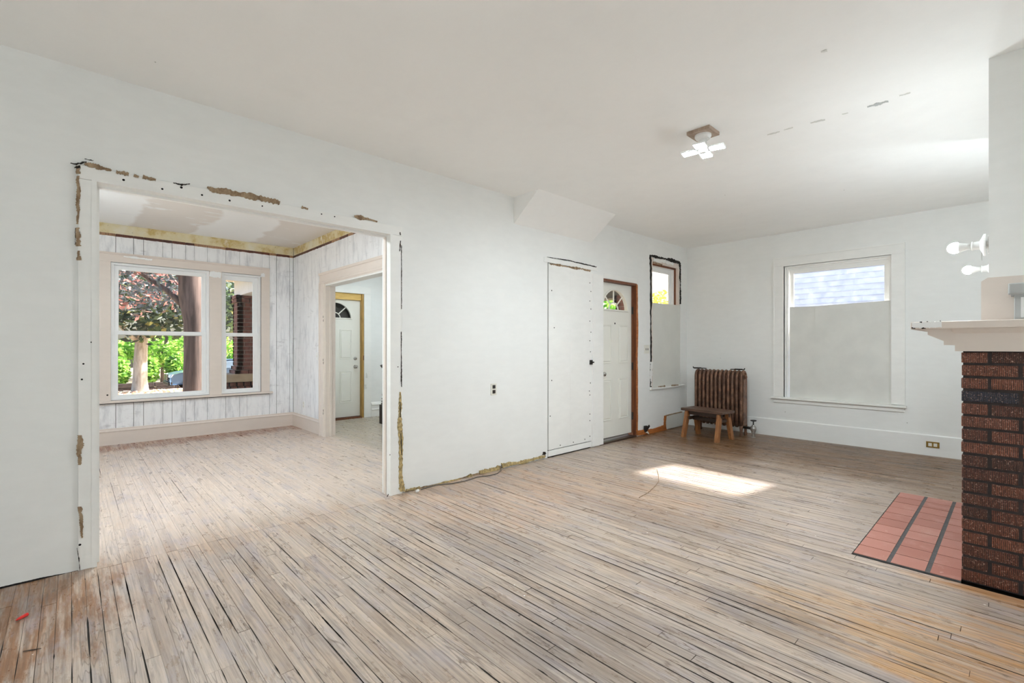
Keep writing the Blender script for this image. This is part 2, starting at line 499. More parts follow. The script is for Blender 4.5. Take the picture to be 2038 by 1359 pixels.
def m_brick(name, dark, mid, light, wx, scored=True):
    m, nt, bs, out = NT(name)
    pos, x, y, z, isl = position(nt)
    r = mth(nt, 'FRACT', mth(nt, 'ADD', objrand(nt), isl))
    co = mth(nt, 'ADD', x, y) if wx else y
    w = mth(nt, 'SINE', mth(nt, 'MULTIPLY', mth(nt, 'ADD', co, mth(nt, 'MULTIPLY', noise(nt, pos, 30, 2), .004)), 950))
    n = noise(nt, stretch(nt, pos, 1, 1, .35), 90, 5, .7)
    c = ramp(nt, r, [(0, dark), (.45, mid), (1, light)])
    c = mix(nt, smooth(nt, w, -.2, .9, .75, 0), c, S(24, 14, 10))
    c = mix(nt, smooth(nt, n, .35, .6, .55, 0), c, S(20, 12, 9))
    sp = smooth(nt, noise(nt, pos, 150, 4, .75), .58, .66)
    c = mix(nt, mth(nt, 'MULTIPLY', sp, .75), c, S(222, 182, 160))  # pale specks paint glints of light on the brick face
    put(nt, bs.inputs['Base Color'], c)
    bs.inputs['Roughness'].default_value = .5
    bump(nt, bs, mth(nt, 'ADD', mth(nt, 'MULTIPLY', w, .4), n), .8, .003)
    return m
M['brick'] = m_brick('scored_brown_brick', S(96, 58, 44), S(132, 76, 56), S(164, 98, 72), True)
M['brick_black'] = m_brick('scored_blue_black_brick', S(46, 48, 62), S(52, 55, 70), S(60, 63, 80), True)
M['mortar'] = PM('dark_mortar', S(62, 56, 55), .95, var=.2, scale=40, bmp=.3)
M['porch_brick'] = PM('porch_brick', S(122, 82, 72), .8, var=.3, scale=14)
M['porch_mortar'] = PM('porch_mortar', S(150, 138, 130), .9)

def m_tile():
    m, nt, bs, out = NT('terracotta_tile')
    pos, x, y, z, isl = position(nt)
    r = objrand(nt)
    c = mix(nt, r, S(168, 102, 87), S(192, 128, 113))
    n = noise(nt, pos, 6, 6, .7)
    c = mix(nt, smooth(nt, n, .48, .7, 0, .6), c, S(196, 142, 128))
    c = mix(nt, smooth(nt, noise(nt, pos, 16, 5, .7), .64, .7, 0, .5), c, S(226, 200, 190))
    put(nt, bs.inputs['Base Color'], c); bs.inputs['Roughness'].default_value = .42
    return m
M['tile'] = m_tile()
M['grout'] = PM('grey_grout', S(96, 94, 94), .9, var=.2, scale=30)

def m_iron():
    m, nt, bs, out = NT('rusty_bronze_radiator')
    pos, x, y, z, isl = position(nt)
    n = noise(nt, pos, 11, 6, .65)
    c = mix(nt, smooth(nt, n, .35, .7), S(88, 64, 52), S(142, 106, 84))
    c = mix(nt, smooth(nt, noise(nt, pos, 30, 5), .58, .7, 0, .6), c, S(140, 86, 56))
    c = mix(nt, mth(nt, 'MULTIPLY', specks(nt, pos, 18, .09, .12), .8), c, S(206, 190, 176))
    put(nt, bs.inputs['Base Color'], c)
    bs.inputs['Metallic'].default_value = .35; bs.inputs['Roughness'].default_value = .45
    return m
M['iron'] = m_iron()
M['dark_iron'] = PM('dark_iron', S(44, 38, 34), .5, .6, var=.2)
M['steel'] = PM('satin_nickel', S(190, 188, 184), .28, .9, var=.05)
M['old_brass'] = PM('old_brass', S(150, 122, 66), .4, .8, var=.2, scale=30)
M['porcelain'] = PM('white_porcelain', S(238, 238, 236), .2, var=.02)
M['plastic_w'] = PM('cream_plastic', S(226, 224, 214), .4, var=.02)
M['plastic_dk'] = PM('dark_plastic', S(42, 38, 36), .4)
M['block_wood'] = wood('weathered_ceiling_block', S(150, 128, 112), S(176, 158, 142), .7, 20, 4, 4)
M['led'] = emit('lit_led_panel', (.855, .95, 1.0, 1), PANEL_E)
M['added_bulb_strong'] = emit('lit_added_strong_bulb', (.855, .95, 1.0, 1), BULB_E * 2.5)
M['added_bulb_weak'] = emit('lit_added_weak_bulb', (.855, .95, 1.0, 1), BULB_E * 1.15)
M['led_parlor'] = emit('lit_led_panel_parlor', (.855, .95, 1.0, 1), PANEL_E * 1.08)
M['added_led_hall'] = emit('lit_added_led_panel_hall', (.855, .95, 1.0, 1), PANEL_E * .45)
M['bulb'] = emit('lit_bulb', (.855, .95, 1.0, 1), BULB_E)
M['red'] = PM('red_plastic', S(214, 44, 38), .35, var=.05)
M['cable'] = PM('grey_cable', S(104, 96, 90), .5)
M['foam'] = PM('yellowed_gap_filler', S(172, 152, 108), .9, var=.5, scale=40, bmp=.4)
M['slab_dark'] = PM('dark_sky_blocking_slab', S(70, 64, 60), .5)
M['glass'] = glass_mat('window_glass', (.97, .98, .98, 1), .05)
M['glass_dusty'] = glass_mat('dusty_window_glass', (.95, .96, .98, 1), .05, .035, (.72, .78, .9, 1))
M['greywood'] = PM('grey_painted_wood', S(176, 178, 177), .4, var=.05)

# ================================================================== STRUCTURE
LX, FY, CZ = -3.49, 7.0, 2.738      # left wall face, far wall face, ceiling
PX, PY = -7.63, 2.515               # parlor window wall face, parlor right wall face

def struct(o, label, cat):
    return tag(o, label, cat, 'structure')

floor = struct(MB().box(-7.83, .66, -3.2, 7.2, -.06, -.02).build('floor', M['subfloor']), 'worn narrow oak strip floor running through all the rooms', 'floor')

# ---- floor boards: every board is geometry; the largest in view are parts, the rest one part
unit = MB().box(0, 1, 0, 1, 0, 1).mesh('plank', M['floor'])
rnd = random.Random(11)
boards = []
PITCH = .0514
y = -3.08
HX0, HY0, HY1 = -.654, 3.372, 5.056
while y < 6.99:
    yc = y + PITCH / 2
    xe = .55
    if HY0 - .02 < yc < HY1: xe = HX0 - .004
    if yc < -.3: spans = [(-3.488, xe)]
    elif yc < .1: spans = [(-7.62, -3.62), (-3.488, xe)]
    elif yc < 1.90: spans = [(-7.62, -3.43), (-3.43, xe)]
    elif yc < 2.515: spans = [(-7.62, -3.62), (-3.488, xe)]
    elif yc < 2.62: spans = [(-6.34, -4.32), (-3.488, xe)]
    elif yc < 4.44: spans = [(-7.70, -3.62), (-3.488, xe)]
    elif 4.74 < yc < 5.57: spans = [(-3.62, xe)]
    else: spans = [(-3.488, xe)]
    for s0, s1 in spans:
        x = s0
        first = True
        while x < s1 - .02:
            L = rnd.uniform(.55, 2.1) if not first else rnd.uniform(.25, 1.7)
            first = False
            x2 = x + L
            if s1 - x2 < .3: x2 = s1
            main = s0 > -3.7
            g = rnd.random()
            gap = (.0009 if g < .6 else (.0018 if g < .92 else .0034)) if main else (.0005 if g < .8 else .0014)
            eg = rnd.choice((.0008, .0012, .0025))
            z = rnd.uniform(-.0009, .0006)
            boards.append((x + eg, x2 - eg * .2, y + gap * .5, y + PITCH - gap * .5, z))
            x = x2
    y += PITCH
def seen_area(b):
    ps = []
    for p in ((b[0], b[2], 0), (b[1], b[2], 0), (b[1], b[3], 0), (b[0], b[3], 0)):
        d, X, Y = proj(p)
        if d <= .06: return 0
        ps.append((min(max(X, 0), 2038), min(max(Y, 0), 1359)))
    a = abs(sum(ps[i][0] * ps[(i + 1) % 4][1] - ps[(i + 1) % 4][0] * ps[i][1] for i in range(4))) / 2
    if b[1] < -3.45:                       # behind the left wall: only what the opening shows
        xm, ym = (b[0] + b[1]) / 2, (b[2] + b[3]) / 2
        yy = ym * LX / xm
        if not (.1 < yy < 1.90): a *= .0
    return a
boards.sort(key=seen_area, reverse=True)
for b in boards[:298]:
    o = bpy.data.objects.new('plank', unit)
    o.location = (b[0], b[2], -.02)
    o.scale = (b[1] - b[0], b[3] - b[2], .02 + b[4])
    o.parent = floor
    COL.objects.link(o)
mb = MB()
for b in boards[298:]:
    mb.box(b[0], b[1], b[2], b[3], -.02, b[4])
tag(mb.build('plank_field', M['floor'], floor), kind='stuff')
# dirt-filled slits where boards have shrunk apart
mb = MB()
for _ in range(1700):
    k = rnd.randrange(0, int((6.95 + 3.08) / PITCH))
    y = -3.08 + k * PITCH
    if rnd.random() < .82: x = rnd.uniform(-3.4, .3)
    else: x = rnd.uniform(-7.4, -3.6)
    if x < -3.4 and not -.2 < y < 2.4: continue
    if y < -.6 or (x > -.9 and y > 3.3): continue
    L = rnd.choice((.05, .1, .18, .3, .5, .8)) * rnd.uniform(.6, 1.3)
    L = min(L, .3 - x) if x > -3.5 else min(L, -3.65 - x)
    w = rnd.uniform(.0009, .0032) * (.6 if x < -3.5 else 1)
    n = max(2, int(L / .06))
    top_, bot = [], []
    for i in range(n + 1):
        t = i / n
        ww = w * (.25 if i in (0, n) else rnd.uniform(.6, 1.15))
        top_.append((x + L * t, y + ww, .0009)); bot.append((x + L * t, y - ww, .0009))
    mb._add(top_ + bot, [(i, i + 1, n + 2 + i, n + 1 + i) for i in range(n)])
tag(mb.build('gap_dirt', M['subfloor'], floor), kind='stuff')

# ---- walls and ceilings
D1 = (4.745, 5.573, 0, 2.06)                      # side entry door
CL = (3.80, 4.575, 0, 2.135)                      # boarded closet
W3 = (5.955, 6.79, .63, 2.47)                     # corner window
wall_left = struct(MB().holed('x', LX - .12, LX, -3.2, FY, 0, CZ, [(.085, 1.918, 0, 2.15), D1, CL, W3]).build('wall_left', M['wall']),
                   'long white painted plaster wall with the wide cased opening', 'wall')
W2 = (-2.115, -.985, .53, 2.285)
wall_far = struct(MB().holed('y', FY, FY + .2, LX - .12, .66, 0, CZ, [W2]).build('wall_far', M['wall']), 'white painted end wall behind the radiator', 'wall')
wall_right = struct(MB().holed('x', .56, .66, -3.2, FY, 0, CZ).build('wall_right', M['wall']), 'white wall that the chimney stands against', 'wall')
wall_back = struct(MB().holed('y', -3.2, -3.1, LX - .12, .66, 0, CZ).build('wall_back', M['wall']), 'white wall closing the near end of the room', 'wall')
ceiling = struct(MB().holed('z', CZ, CZ + .06, LX - .12, .66, -3.2, FY + .2).build('ceiling', M['ceil']), 'white plaster ceiling with a long hairline crack', 'ceiling')
c2 = struct(MB().holed('z', CZ - .003, CZ + .06, -7.83, LX - .12, -.42, 2.62).build('ceiling_parlor', M['ceil_parlor']), 'patched unpainted ceiling of the front parlor', 'ceiling')
c3 = struct(MB().holed('z', CZ - .003, CZ + .06, -7.83, LX - .12, 2.62, 4.55).build('ceiling_hall', M['ceil']), 'white ceiling of the entry hall', 'ceiling')
WP = (.352, 2.062, .55, 2.268)                    # parlor window pair
HD = (2.742, 3.648, 0, 2.112)                     # hall front door
wall_front = struct(MB().holed('x', PX - .2, PX - .012, -.42, PY + .01, 0, CZ, [WP]).build('wall_front', M['backing']), 'plank covered front wall of the parlor around its windows', 'wall')
wall_hall = struct(MB().holed('x', PX - .2, PX, PY + .01, 4.55, 0, CZ, [HD]).build('wall_hall', M['wall']), 'white hall wall around the front door', 'wall')
PO = (-6.34, -4.30, 0, 2.05)
wall_part = struct(MB().holed('y', PY + .012, 2.62, PX, LX - .12, 0, CZ, [PO]).build('wall_partition', M['backing']), 'plank covered parlor wall with the cased doorway to the hall', 'wall')
struct(MB().holed('y', -.42, -.32, PX - .012, LX - .12, 0, CZ).build('wall_parlor', M['wall']), 'white side wall of the parlor', 'wall')
struct(MB().holed('y', 4.45, 4.55, PX, LX - .12, 0, CZ).build('wall_stair', M['wall']), 'white end wall of the entry hall', 'wall')

# raw plaster band where the cornice was pulled off
struct(MB().box(PX - .012, PX - .004, -.32, PY, 2.612, CZ - .003).build('trim_5', M['plaster']), 'raw stained plaster strip above the window wall planks', 'plaster strip')
struct(MB().box(PX, LX - .12, PY + .004, PY + .012, 2.612, CZ - .003).build('trim_6', M['plaster']), 'raw stained plaster strip above the doorway wall planks', 'plaster strip')

# planks on the parlor walls
def planks_x():
    ys = [-.31, -.12, .09, .215, .41, .583, .684, .882, .981, 1.131, 1.23, 1.379, 1.603, 1.777, 1.874, 2.075, 2.173, 2.273, 2.462, PY - .002]
    r = random.Random(3)
    for a, b in zip(ys, ys[1:]):
        g = r.choice((.003, .004, .006))
        if b > .236 and a < 2.172:
            zs = [(.19, .505), (2.35, 2.615)]
        else:
            zs = [(.19, 2.615)]
        for z0, z1 in zs:
            MB().box(PX - .012, PX - r.uniform(0, .0015), a + g / 2, b - g / 2, z0, z1).build('plank', M['plank_w'], wall_front)
planks_x()
def planks_y():
    r = random.Random(5)
    x = PX + .002
    while x < LX - .13:
        w = r.choice((.1, .15, .2, .25))
        x2 = min(x + w, LX - .122)
        if x < -6.52 < x2: x2 = -6.516
        g = r.choice((.0015, .002, .003))
        z0 = 2.1 if x > -6.52 and x < -4.2 else .18
        MB().box(x + g / 2, x2 - g / 2, PY + r.uniform(0, .001), PY + .012, z0, 2.615).build('plank', M['plank_w'], wall_part)
        x = x2
planks_y()

# sloping soffit under the stair
sof = MB().prism([(LX, 3.297, CZ), (LX, 3.297, 2.468), (LX + .345, 3.297, CZ)], (0, 1.283, 0)).build('soffit', M['ceil'])
struct(sof, 'white sloping boxed soffit where the left wall meets the ceiling', 'soffit')

# chips: ragged thin patches lying on a surface
def chips(mb, ax, val, out, pts, seed=0, jag=.5, n=60):
    """pts: (px, py, width in px across the run); a ragged ribbon on the plane ax = val"""
    r = random.Random(seed)
    L = []
    for (x0, y0, w0), (x1, y1, w1) in zip(pts, pts[1:]):
        m = max(2, n // (len(pts) - 1))
        for i in range(m):
            t = i / m
            L.append((x0 + (x1 - x0) * t, y0 + (y1 - y0) * t, w0 + (w1 - w0) * t))
    L.append(pts[-1])
    dx, dy = pts[-1][0] - pts[0][0], pts[-1][1] - pts[0][1]
    l = math.hypot(dx, dy)
    nx, ny = -dy / l, dx / l
    A, B = [], []
    def track():
        k = [r.uniform(-1, 1) for _ in range(9)]
        o_ = []
        for i in range(len(L)):
            t = i / max(1, len(L) - 1) * 7.999
            a_ = int(t)
            o_.append(.6 * (k[a_] * (1 - t + a_) + k[a_ + 1] * (t - a_)) + .4 * r.uniform(-1, 1))
        return o_
    ta, tb = track(), track()
    for i, (x, y, w) in enumerate(L):
        a, b = w * (.5 + jag * .75 * ta[i]), w * (.5 + jag * .75 * tb[i])
        A.append(at(x + nx * a, y + ny * a, ax, val))
        B.append(at(x - nx * b, y - ny * b, ax, val))
    off = {'x': Vector((out, 0, 0)), 'y': Vector((0, out, 0)), 'z': Vector((0, 0, out))}[ax]
    k = len(A)
    vs_ = A + B + [p + off for p in A] + [p + off for p in B]
    fs = []
    for i in range(k - 1):
        fs += [(i, i + 1, k + i + 1, k + i), (2 * k + i, 3 * k + i, 3 * k + i + 1, 2 * k + i + 1),
               (i, 2 * k + i, 2 * k + i + 1, i + 1), (k + i, k + i + 1, 3 * k + i + 1, 3 * k + i)]
    fs += [(0, k, 3 * k, 2 * k), (k - 1, 3 * k - 1, 4 * k - 1, 2 * k - 1)]
    return mb._add(vs_, fs)

# ---- wide cased opening to the parlor
t1 = empty('trim_1', (LX, 1.0, 0), 'chipped white casing around the wide opening to the parlor', 'door casing', 'structure')
def part(parent, name, mb, m, **k):
    o = mb.build(name, m, parent, **k)
    p = parent
    off = Vector((0, 0, 0))
    while p:
        off += p.location
        p = p.parent
    o.location = -off
    return o
CF = LX + .014
part(t1, 'casing_board', MB().box(LX, CF, .03, .105, 0, 2.132), M['white'], bevel=.002)
part(t1, 'casing_board', MB().box(LX, CF, 1.900, 2.008, 0, 2.132), M['white'], bevel=.002)
part(t1, 'casing_board', MB().box(LX, CF, .03, 2.008, 2.133, 2.207), M['white'], bevel=.002)
part(t1, 'jamb', MB().box(LX - .13, CF + .003, .085, .107, 0, 2.13), M['white'])
part(t1, 'jamb', MB().box(LX - .118, CF + .003, 1.899, 1.918, 0, 2.13), M['white'])
part(t1, 'jamb', MB().box(LX - .122, CF + .003, .085, 1.918, 2.13, 2.15), M['white'])
part(t1, 'stop_strip', MB().box(LX - .085, LX - .05, 1.891, 1.899, 0, 2.118), M['beige'])
part(t1, 'stop_strip', MB().box(LX - .085, LX - .05, .107, .119, 0, 2.118), M['white'])
part(t1, 'stop_strip', MB().box(LX - .085, LX - .05, .107, 1.899, 2.116, 2.13), M['white'])
CP = CF + .0005
edge = ([(155, 330, 6), (155, 346, 8)], [(155, 350, 6), (156, 380, 7), (155, 416, 8)], [(156, 416, 5), (154, 446, 4)], [(154, 453, 8), (156, 490, 11)],
        [(156, 499, 6), (157, 518, 8)], [(159, 866, 8), (160, 885, 10), (157, 905, 9), (159, 925, 6)], [(159, 1008, 7), (161, 1030, 8), (163, 1070, 3)],
        [(168, 326, 7), (194, 333, 9), (222, 339, 5)], [(231, 342, 6), (256, 347, 7)], [(266, 349, 6), (276, 352, 4)], [(284, 352, 7), (310, 358, 5)],
        [(412, 373, 3), (424, 377, 11), (470, 385, 10), (530, 397, 12), (557, 403, 9)], [(600, 412, 5), (613, 416, 3)],
        [(705, 430, 3), (718, 433, 8), (734, 437, 4), (751, 441, 3)],
        [(796, 780, 4), (797, 812, 9), (796, 850, 10), (797, 900, 11), (798, 950, 10), (800, 978, 16)])
for i, pts in enumerate(edge):
    right = pts[0][0] > 780
    part(t1, 'bare_patch', chips(MB(), 'x', CP if not right else LX + .0145, .003, [(a_, b_, c_ * (.72 if right else 1)) for a_, b_, c_ in pts], i), M['bare_edge'] if not right else M['foam'])
blk = ([(150, 327, 5), (172, 322, 6)], [(148, 334, 4), (160, 332, 9)], [(140, 325, 3), (152, 327, 3)], [(168, 316, 2), (186, 320, 2.5)], [(150, 454, 2), (149.5, 487, 2.5)],
       [(799, 488, 2), (799, 560, 1.5), (799, 615, 2)], [(799, 660, 2.5), (798.5, 700, 1.5), (799, 770, 3)], [(153, 1090, 1), (157, 1112, 3), (159, 1135, 2)],
       [(345, 364, 3), (362, 368, 5), (378, 366, 2)], [(797, 479, 3), (795.5, 500, 2)], [(796, 462, 3), (797, 468, 3)], [(764.8, 1000, 1), (773, 983, 2)],
       [(796, 800, 2), (797, 830, 3)], [(798, 862, 2.5), (799, 905, 2)])
for i, pts in enumerate(blk):
    part(t1, 'crack', chips(MB(), 'x', CF + .002, .002, [(a_, b_, c_ * .6) for a_, b_, c_ in pts], 40 + i, .8), M['black_edge'])
r = random.Random(9)
for px, py, s in ((246, 358, 2.2), (323, 376, 2.0), (361, 373, 2.4), (402, 388, 2), (457, 399, 2.2), (522, 410, 1.6), (640, 426, 1.6), (666, 431, 1.6), (166, 724, 1.6), (163, 755, 1.6), (182, 681, 1.4), (159, 1084, 2), (776, 905, 1.4), (779, 950, 1.4), (792, 730, 1.6)):
    c = at(px, py, 'x', CF)
    part(t1, 'nail_hole', MB().lathe(c, (1, 0, 0), [(0, s * .0031), (.0012, s * .0029)], 7), M['dark_gap'])
# yellowed filler and scraps where the skirting of the left wall was pulled off
t7 = empty('trim_7', (LX, 2.9, 0), 'yellowed filler strip along the bare foot of the left wall', 'filler strip', 'structure')
for i, pts in enumerate(([(808, 975, 3), (835, 970, 4)], [(862, 966, 2), (884, 960, 4), (915, 953, 3)], [(930, 950, 6), (938, 944, 4)], [(954, 940, 5), (978, 934, 9), (995, 930, 8)],
                         [(998, 926, 8), (1030, 921, 6), (1062, 914, 4)], [(1062, 913, 4), (1083, 908, 4)])):
    part(t7, 'filler', chips(MB(), 'x', LX + .001, .012, pts, 70 + i, .5), M['foam'])
part(t7, 'dark_gap', chips(MB(), 'x', LX + .0005, .001, [(806, 978, 3), (900, 957, 3), (1000, 930, 3), (1086, 907, 3)], 80), M['bare_edge'])
part(t7, 'dark_gap', chips(MB(), 'x', LX + .0005, .001, [(0, 1172, 7), (80, 1153, 7), (158, 1138, 5)], 81, .1), M['dark_gap'])
part(t7, 'mouse_hole', chips(MB(), 'x', LX + .001, .002, [(1083, 905, 6), (1083, 899, 5)], 82), M['black_edge'])

# ---- parlor to hall doorway casing
t2 = empty('trim_2', (-5.4, PY, 0), 'pinkish beige moulded casing of the doorway from parlor to hall', 'door casing', 'structure')
cas = [(-6.515, PY), (-6.515, 2.476), (-6.487, 2.476), (-6.483, 2.487), (-6.388, 2.487), (-6.38, 2.480), (-6.362, 2.480), (-6.355, 2.49), (-6.34, 2.49), (-6.34, PY)]
part(t2, 'casing_board', MB().prism([(x, y, 0) for x, y in cas], (0, 0, 2.068)), M['beige'])
hc = [(2.05, PY), (2.05, 2.49), (2.062, 2.488), (2.07, 2.480), (2.088, 2.480), (2.096, 2.487), (2.178, 2.487), (2.184, 2.476), (2.212, 2.472), (2.212, PY)]
part(t2, 'head_casing', MB().prism([(-6.515, y, z) for z, y in hc], (2.36, 0, 0)), M['beige'])
part(t2, 'casing_board', MB().prism([(-10.64 - x, y, 0) for x, y in cas], (0, 0, 2.05)), M['beige'])
part(t2, 'jamb', MB().box(-6.34, -6.322, PY - .02, 2.63, 0, 2.05), M['beige'])
part(t2, 'jamb', MB().box(-4.318, -4.30, PY - .02, 2.63, 0, 2.05), M['beige'])
part(t2, 'jamb', MB().box(-6.322, -4.318, PY - .02, 2.63, 2.03, 2.05), M['white'])
part(t2, 'stop_strip', MB().box(-6.322, -6.308, 2.55, 2.58, 0, 2.03), M['beige'])
for i, z in enumerate((1.02, .34, 1.6, 1.55, .30, .98)):
    part(t2, 'hinge_scar', MB().box(-6.366 + .006 * (i % 2), -6.36 + .006 * (i % 2), 2.478, 2.481, z, z + .03), M['black_edge'])
# hall side of the doorway left as plain wall
struct(MB().holed('y', 2.62, 2.626, PX, LX - .12, 0, CZ, [PO]).build('wall_hall_side', M['wall']), 'white hall side of the doorway wall', 'wall')

# ---- baseboards
def base_prof(x, s=1):
    return [(x, 0), (x + .018 * s, 0), (x + .018 * s, .158), (x + .025 * s, .164), (x + .025 * s, .174), (x + .012 * s, .186), (x + .010 * s, .204), (x, .204)]
struct(MB().prism([(a, -.32, b) for a, b in base_prof(PX)], (0, PY + .32, 0)).build('baseboard_front', M['beige']), 'pinkish beige baseboard under the parlor window', 'baseboard')
struct(MB().prism([(PX + .02, a, b) for a, b in base_prof(PY, -1)], (1.10, 0, 0)).build('baseboard_partition', M['beige']), 'pinkish beige baseboard left of the hall doorway', 'baseboard')
hb = [(PX, 0), (PX + .02, 0), (PX + .02, .10), (PX + .03, .12), (PX + .02, .14), (PX + .02, .19), (PX + .034, .205), (PX + .018, .235), (PX, .25)]
struct(MB().prism([(a, 3.80, b) for a, b in hb], (0, .65, 0)).build('baseboard_hall', M['white']), 'tall white moulded baseboard beside the front door', 'baseboard')
struct(MB().prism([(LX + .13, FY, 0), (LX + .13, FY - .016, 0), (LX + .13, FY - .016, .222), (LX + .13, FY - .004, .232), (LX + .13, FY, .232)], (3.9, 0, 0)).build('baseboard_far', M['wall']), 'plain white baseboard along the end wall', 'baseboard')
bl = empty('baseboard_left', (LX, 5.9, 0), 'torn orange stub of baseboard between the side door and the radiator', 'baseboard', 'structure')
part(bl, 'nailing_strip', chips(MB(), 'x', LX + .001, .016, [(1267, 862, 10.5), (1300, 857, 8), (1324, 850, 11)], 90, .18), M['raw_wood'])
part(bl, 'broken_edge', chips(MB(), 'x', LX + .001, .018, [(1322.5, 853, 2.5), (1322, 838, 2), (1323, 827, 3)], 91, .3), M['raw_wood'])
part(bl, 'broken_edge', chips(MB(), 'x', LX + .001, .018, [(1324, 827, 1.8), (1340, 823, 1.2), (1356, 819.5, 1.6)], 92, .4), M['bare_edge'])
part(bl, 'remaining_board', MB().box(LX, LX + .016, 6.325, 6.98, .012, .208), M['panelboard'])
# small dark blemishes of the left wall

# ================================================================== WINDOWS
def sash(win, ax, t0, t1, u0, u1, w0, w1, b, gl=M['glass'], m=M['vinyl']):
    s = part(win, 'sash', MB().ring(ax, t0, t1, u0, u1, w0, w1, b), m, bevel=.003)
    b = b if isinstance(b, (tuple, list)) else (b,) * 4
    tm = (t0 + t1) / 2
    g = MB().holed(ax, tm - .002, tm + .002, u0 + b[0] - .004, u1 - b[1] + .004, w0 + b[2] - .004, w1 - b[3] + .004).build('pane', gl, s)
    return s

# ---- window_1: the beige cased pair of double hung windows in the parlor
w1 = empty('window_1', (PX, 1.2, .52), 'pair of white double hung windows in one beige casing, parlor front wall', 'window', 'structure')
X0, X1 = PX, PX + .022
part(w1, 'casing_board', MB().box(X0, X1, 2.058, 2.171, .546, 2.262), M['beige'], bevel=.003)
part(w1, 'casing_board', MB().box(X0, X1, .237, .362, .546, 2.262), M['beige'], bevel=.003)
part(w1, 'mullion', MB().box(X0 - .19, X1, 1.404, 1.548, .546, 2.262), M['beige'], bevel=.003)
part(w1, 'head_casing', MB().prism([(x, .237, z) for x, z in ((X0, 2.262), (X1, 2.262), (X1, 2.352), (X1 + .014, 2.362), (X1 + .014, 2.378), (X0, 2.382))], (0, 1.934, 0)), M['beige'])
part(w1, 'stool', MB().box(X0 - .19, X0 + .055, .20, 2.21, .518, .546), M['beige'], bevel=.005)
part(w1, 'paint_scrape', chips(MB(), 'x', X1 + .014, .001, [(246, 510, 2), (270, 513, 4), (303, 517, 3)], 3), M['vinyl'])
part(w1, 'patch', chips(MB(), 'x', X1, .0015, [(417, 545, 9), (428, 546, 11), (440, 548, 11)], 5, .2), M['vinyl'])
part(w1, 'patch', chips(MB(), 'x', X1, .0015, [(519, 548, 6), (524, 547, 8), (527, 549, 5)], 6, .2), M['vinyl'])
part(w1, 'screw_hole', MB().lathe((X1, .33, .62), (1, 0, 0), [(0, .01), (.002, .009)], 8), M['black_edge'])
for (a, b) in ((.362, 1.404), (1.548, 2.058)):
    part(w1, 'window_frame', MB().ring('x', X0 - .13, X0 - .012, a, b, .547, 2.262, (.03, .03, .03, .03)), M['vinyl'], bevel=.003)
    def pl(px, py, X): return at(px, py, 'x', X)
XU, XL = X0 - .085, X0 - .055
sash(w1, 'x', XU - .014, XU + .014, .392, 1.374, 1.36, 2.236, (.05, .05, .05, .056))
sash(w1, 'x', XL - .014, XL + .014, .392, 1.374, .573, 1.415, (.042, .05, .035, .05))
sash(w1, 'x', XU - .014, XU + .014, 1.578, 2.030, 1.36, 2.236, (.040, .066, .05, .07))
sash(w1, 'x', XL - .014, XL + .014, 1.578, 2.030, .573, 1.412, (.042, .066, .035, .05))

# ---- window_2: end wall window behind two leaning boards
w2 = empty('window_2', (-1.55, FY, .5), 'white cased end wall window blocked by boards below, siding seen above', 'window', 'structure')
Y0 = FY - .02
part(w2, 'casing_board', MB().box(-2.243, -2.125, Y0, FY, .545, 2.29), M['white'], bevel=.003)
part(w2, 'casing_board', MB().box(-.988, -.872, Y0, FY, .545, 2.29), M['white'], bevel=.003)
part(w2, 'head_casing', MB().box(-2.243, -.872, Y0, FY, 2.29, 2.402), M['white'], bevel=.003)
part(w2, 'back_band', MB().box(-2.252, -.863, Y0 - .008, FY, 2.398, 2.412), M['white'])
part(w2, 'back_band', MB().box(-2.254, -2.240, Y0 - .006, FY, .545, 2.398), M['white'])
part(w2, 'back_band', MB().box(-.875, -.861, Y0 - .006, FY, .545, 2.398), M['white'])
part(w2, 'stool', MB().box(-2.275, -.848, FY - .05, FY + .1, .512, .536), M['white'], bevel=.003)
part(w2, 'apron', MB().box(-2.248, -.868, FY - .018, FY, .462, .512), M['white'], bevel=.002)
part(w2, 'jamb', MB().ring('y', FY, FY + .19, -2.125, -.978, .532, 2.29, (.018, .018, .002, .02)), M['white'])
part(w2, 'stop_strip', MB().ring('y', FY + .045, FY + .07, -2.105, -.996, .536, 2.272, (.02, .02, .002, .02)), M['white'])
sash(w2, 'y', FY + .09, FY + .125, -2.09, -1.012, 1.36, 2.262, (.055, .055, .05, .065), M['glass_dusty'], M['white'])
sash(w2, 'y', FY + .13, FY + .165, -2.09, -1.012, .536, 1.41, (.055, .055, .06, .05), M['glass_dusty'], M['white'])
b = MB().prism([(-2.062, 0, .537), (-1.752, 0, .537), (-1.757, 0, 1.738), (-2.064, 0, 1.742)], (0, .012, 0)).build('drywall_board', M['drywall'])
b.location = (0, FY + .028, 0)
tag(b, 'narrow grey board leaning in the end wall window', 'board', group='boards blocking the end wall window')
b = MB().prism([(-1.760, 0, .537), (-.996, 0, .537), (-.989, 0, 1.758), (-1.766, 0, 1.737)], (0, .012, 0)).build('drywall_board', M['drywall'])
b.location = (0, FY + .014, 0)
tag(b, 'wide grey board leaning in the end wall window', 'board', group='boards blocking the end wall window')

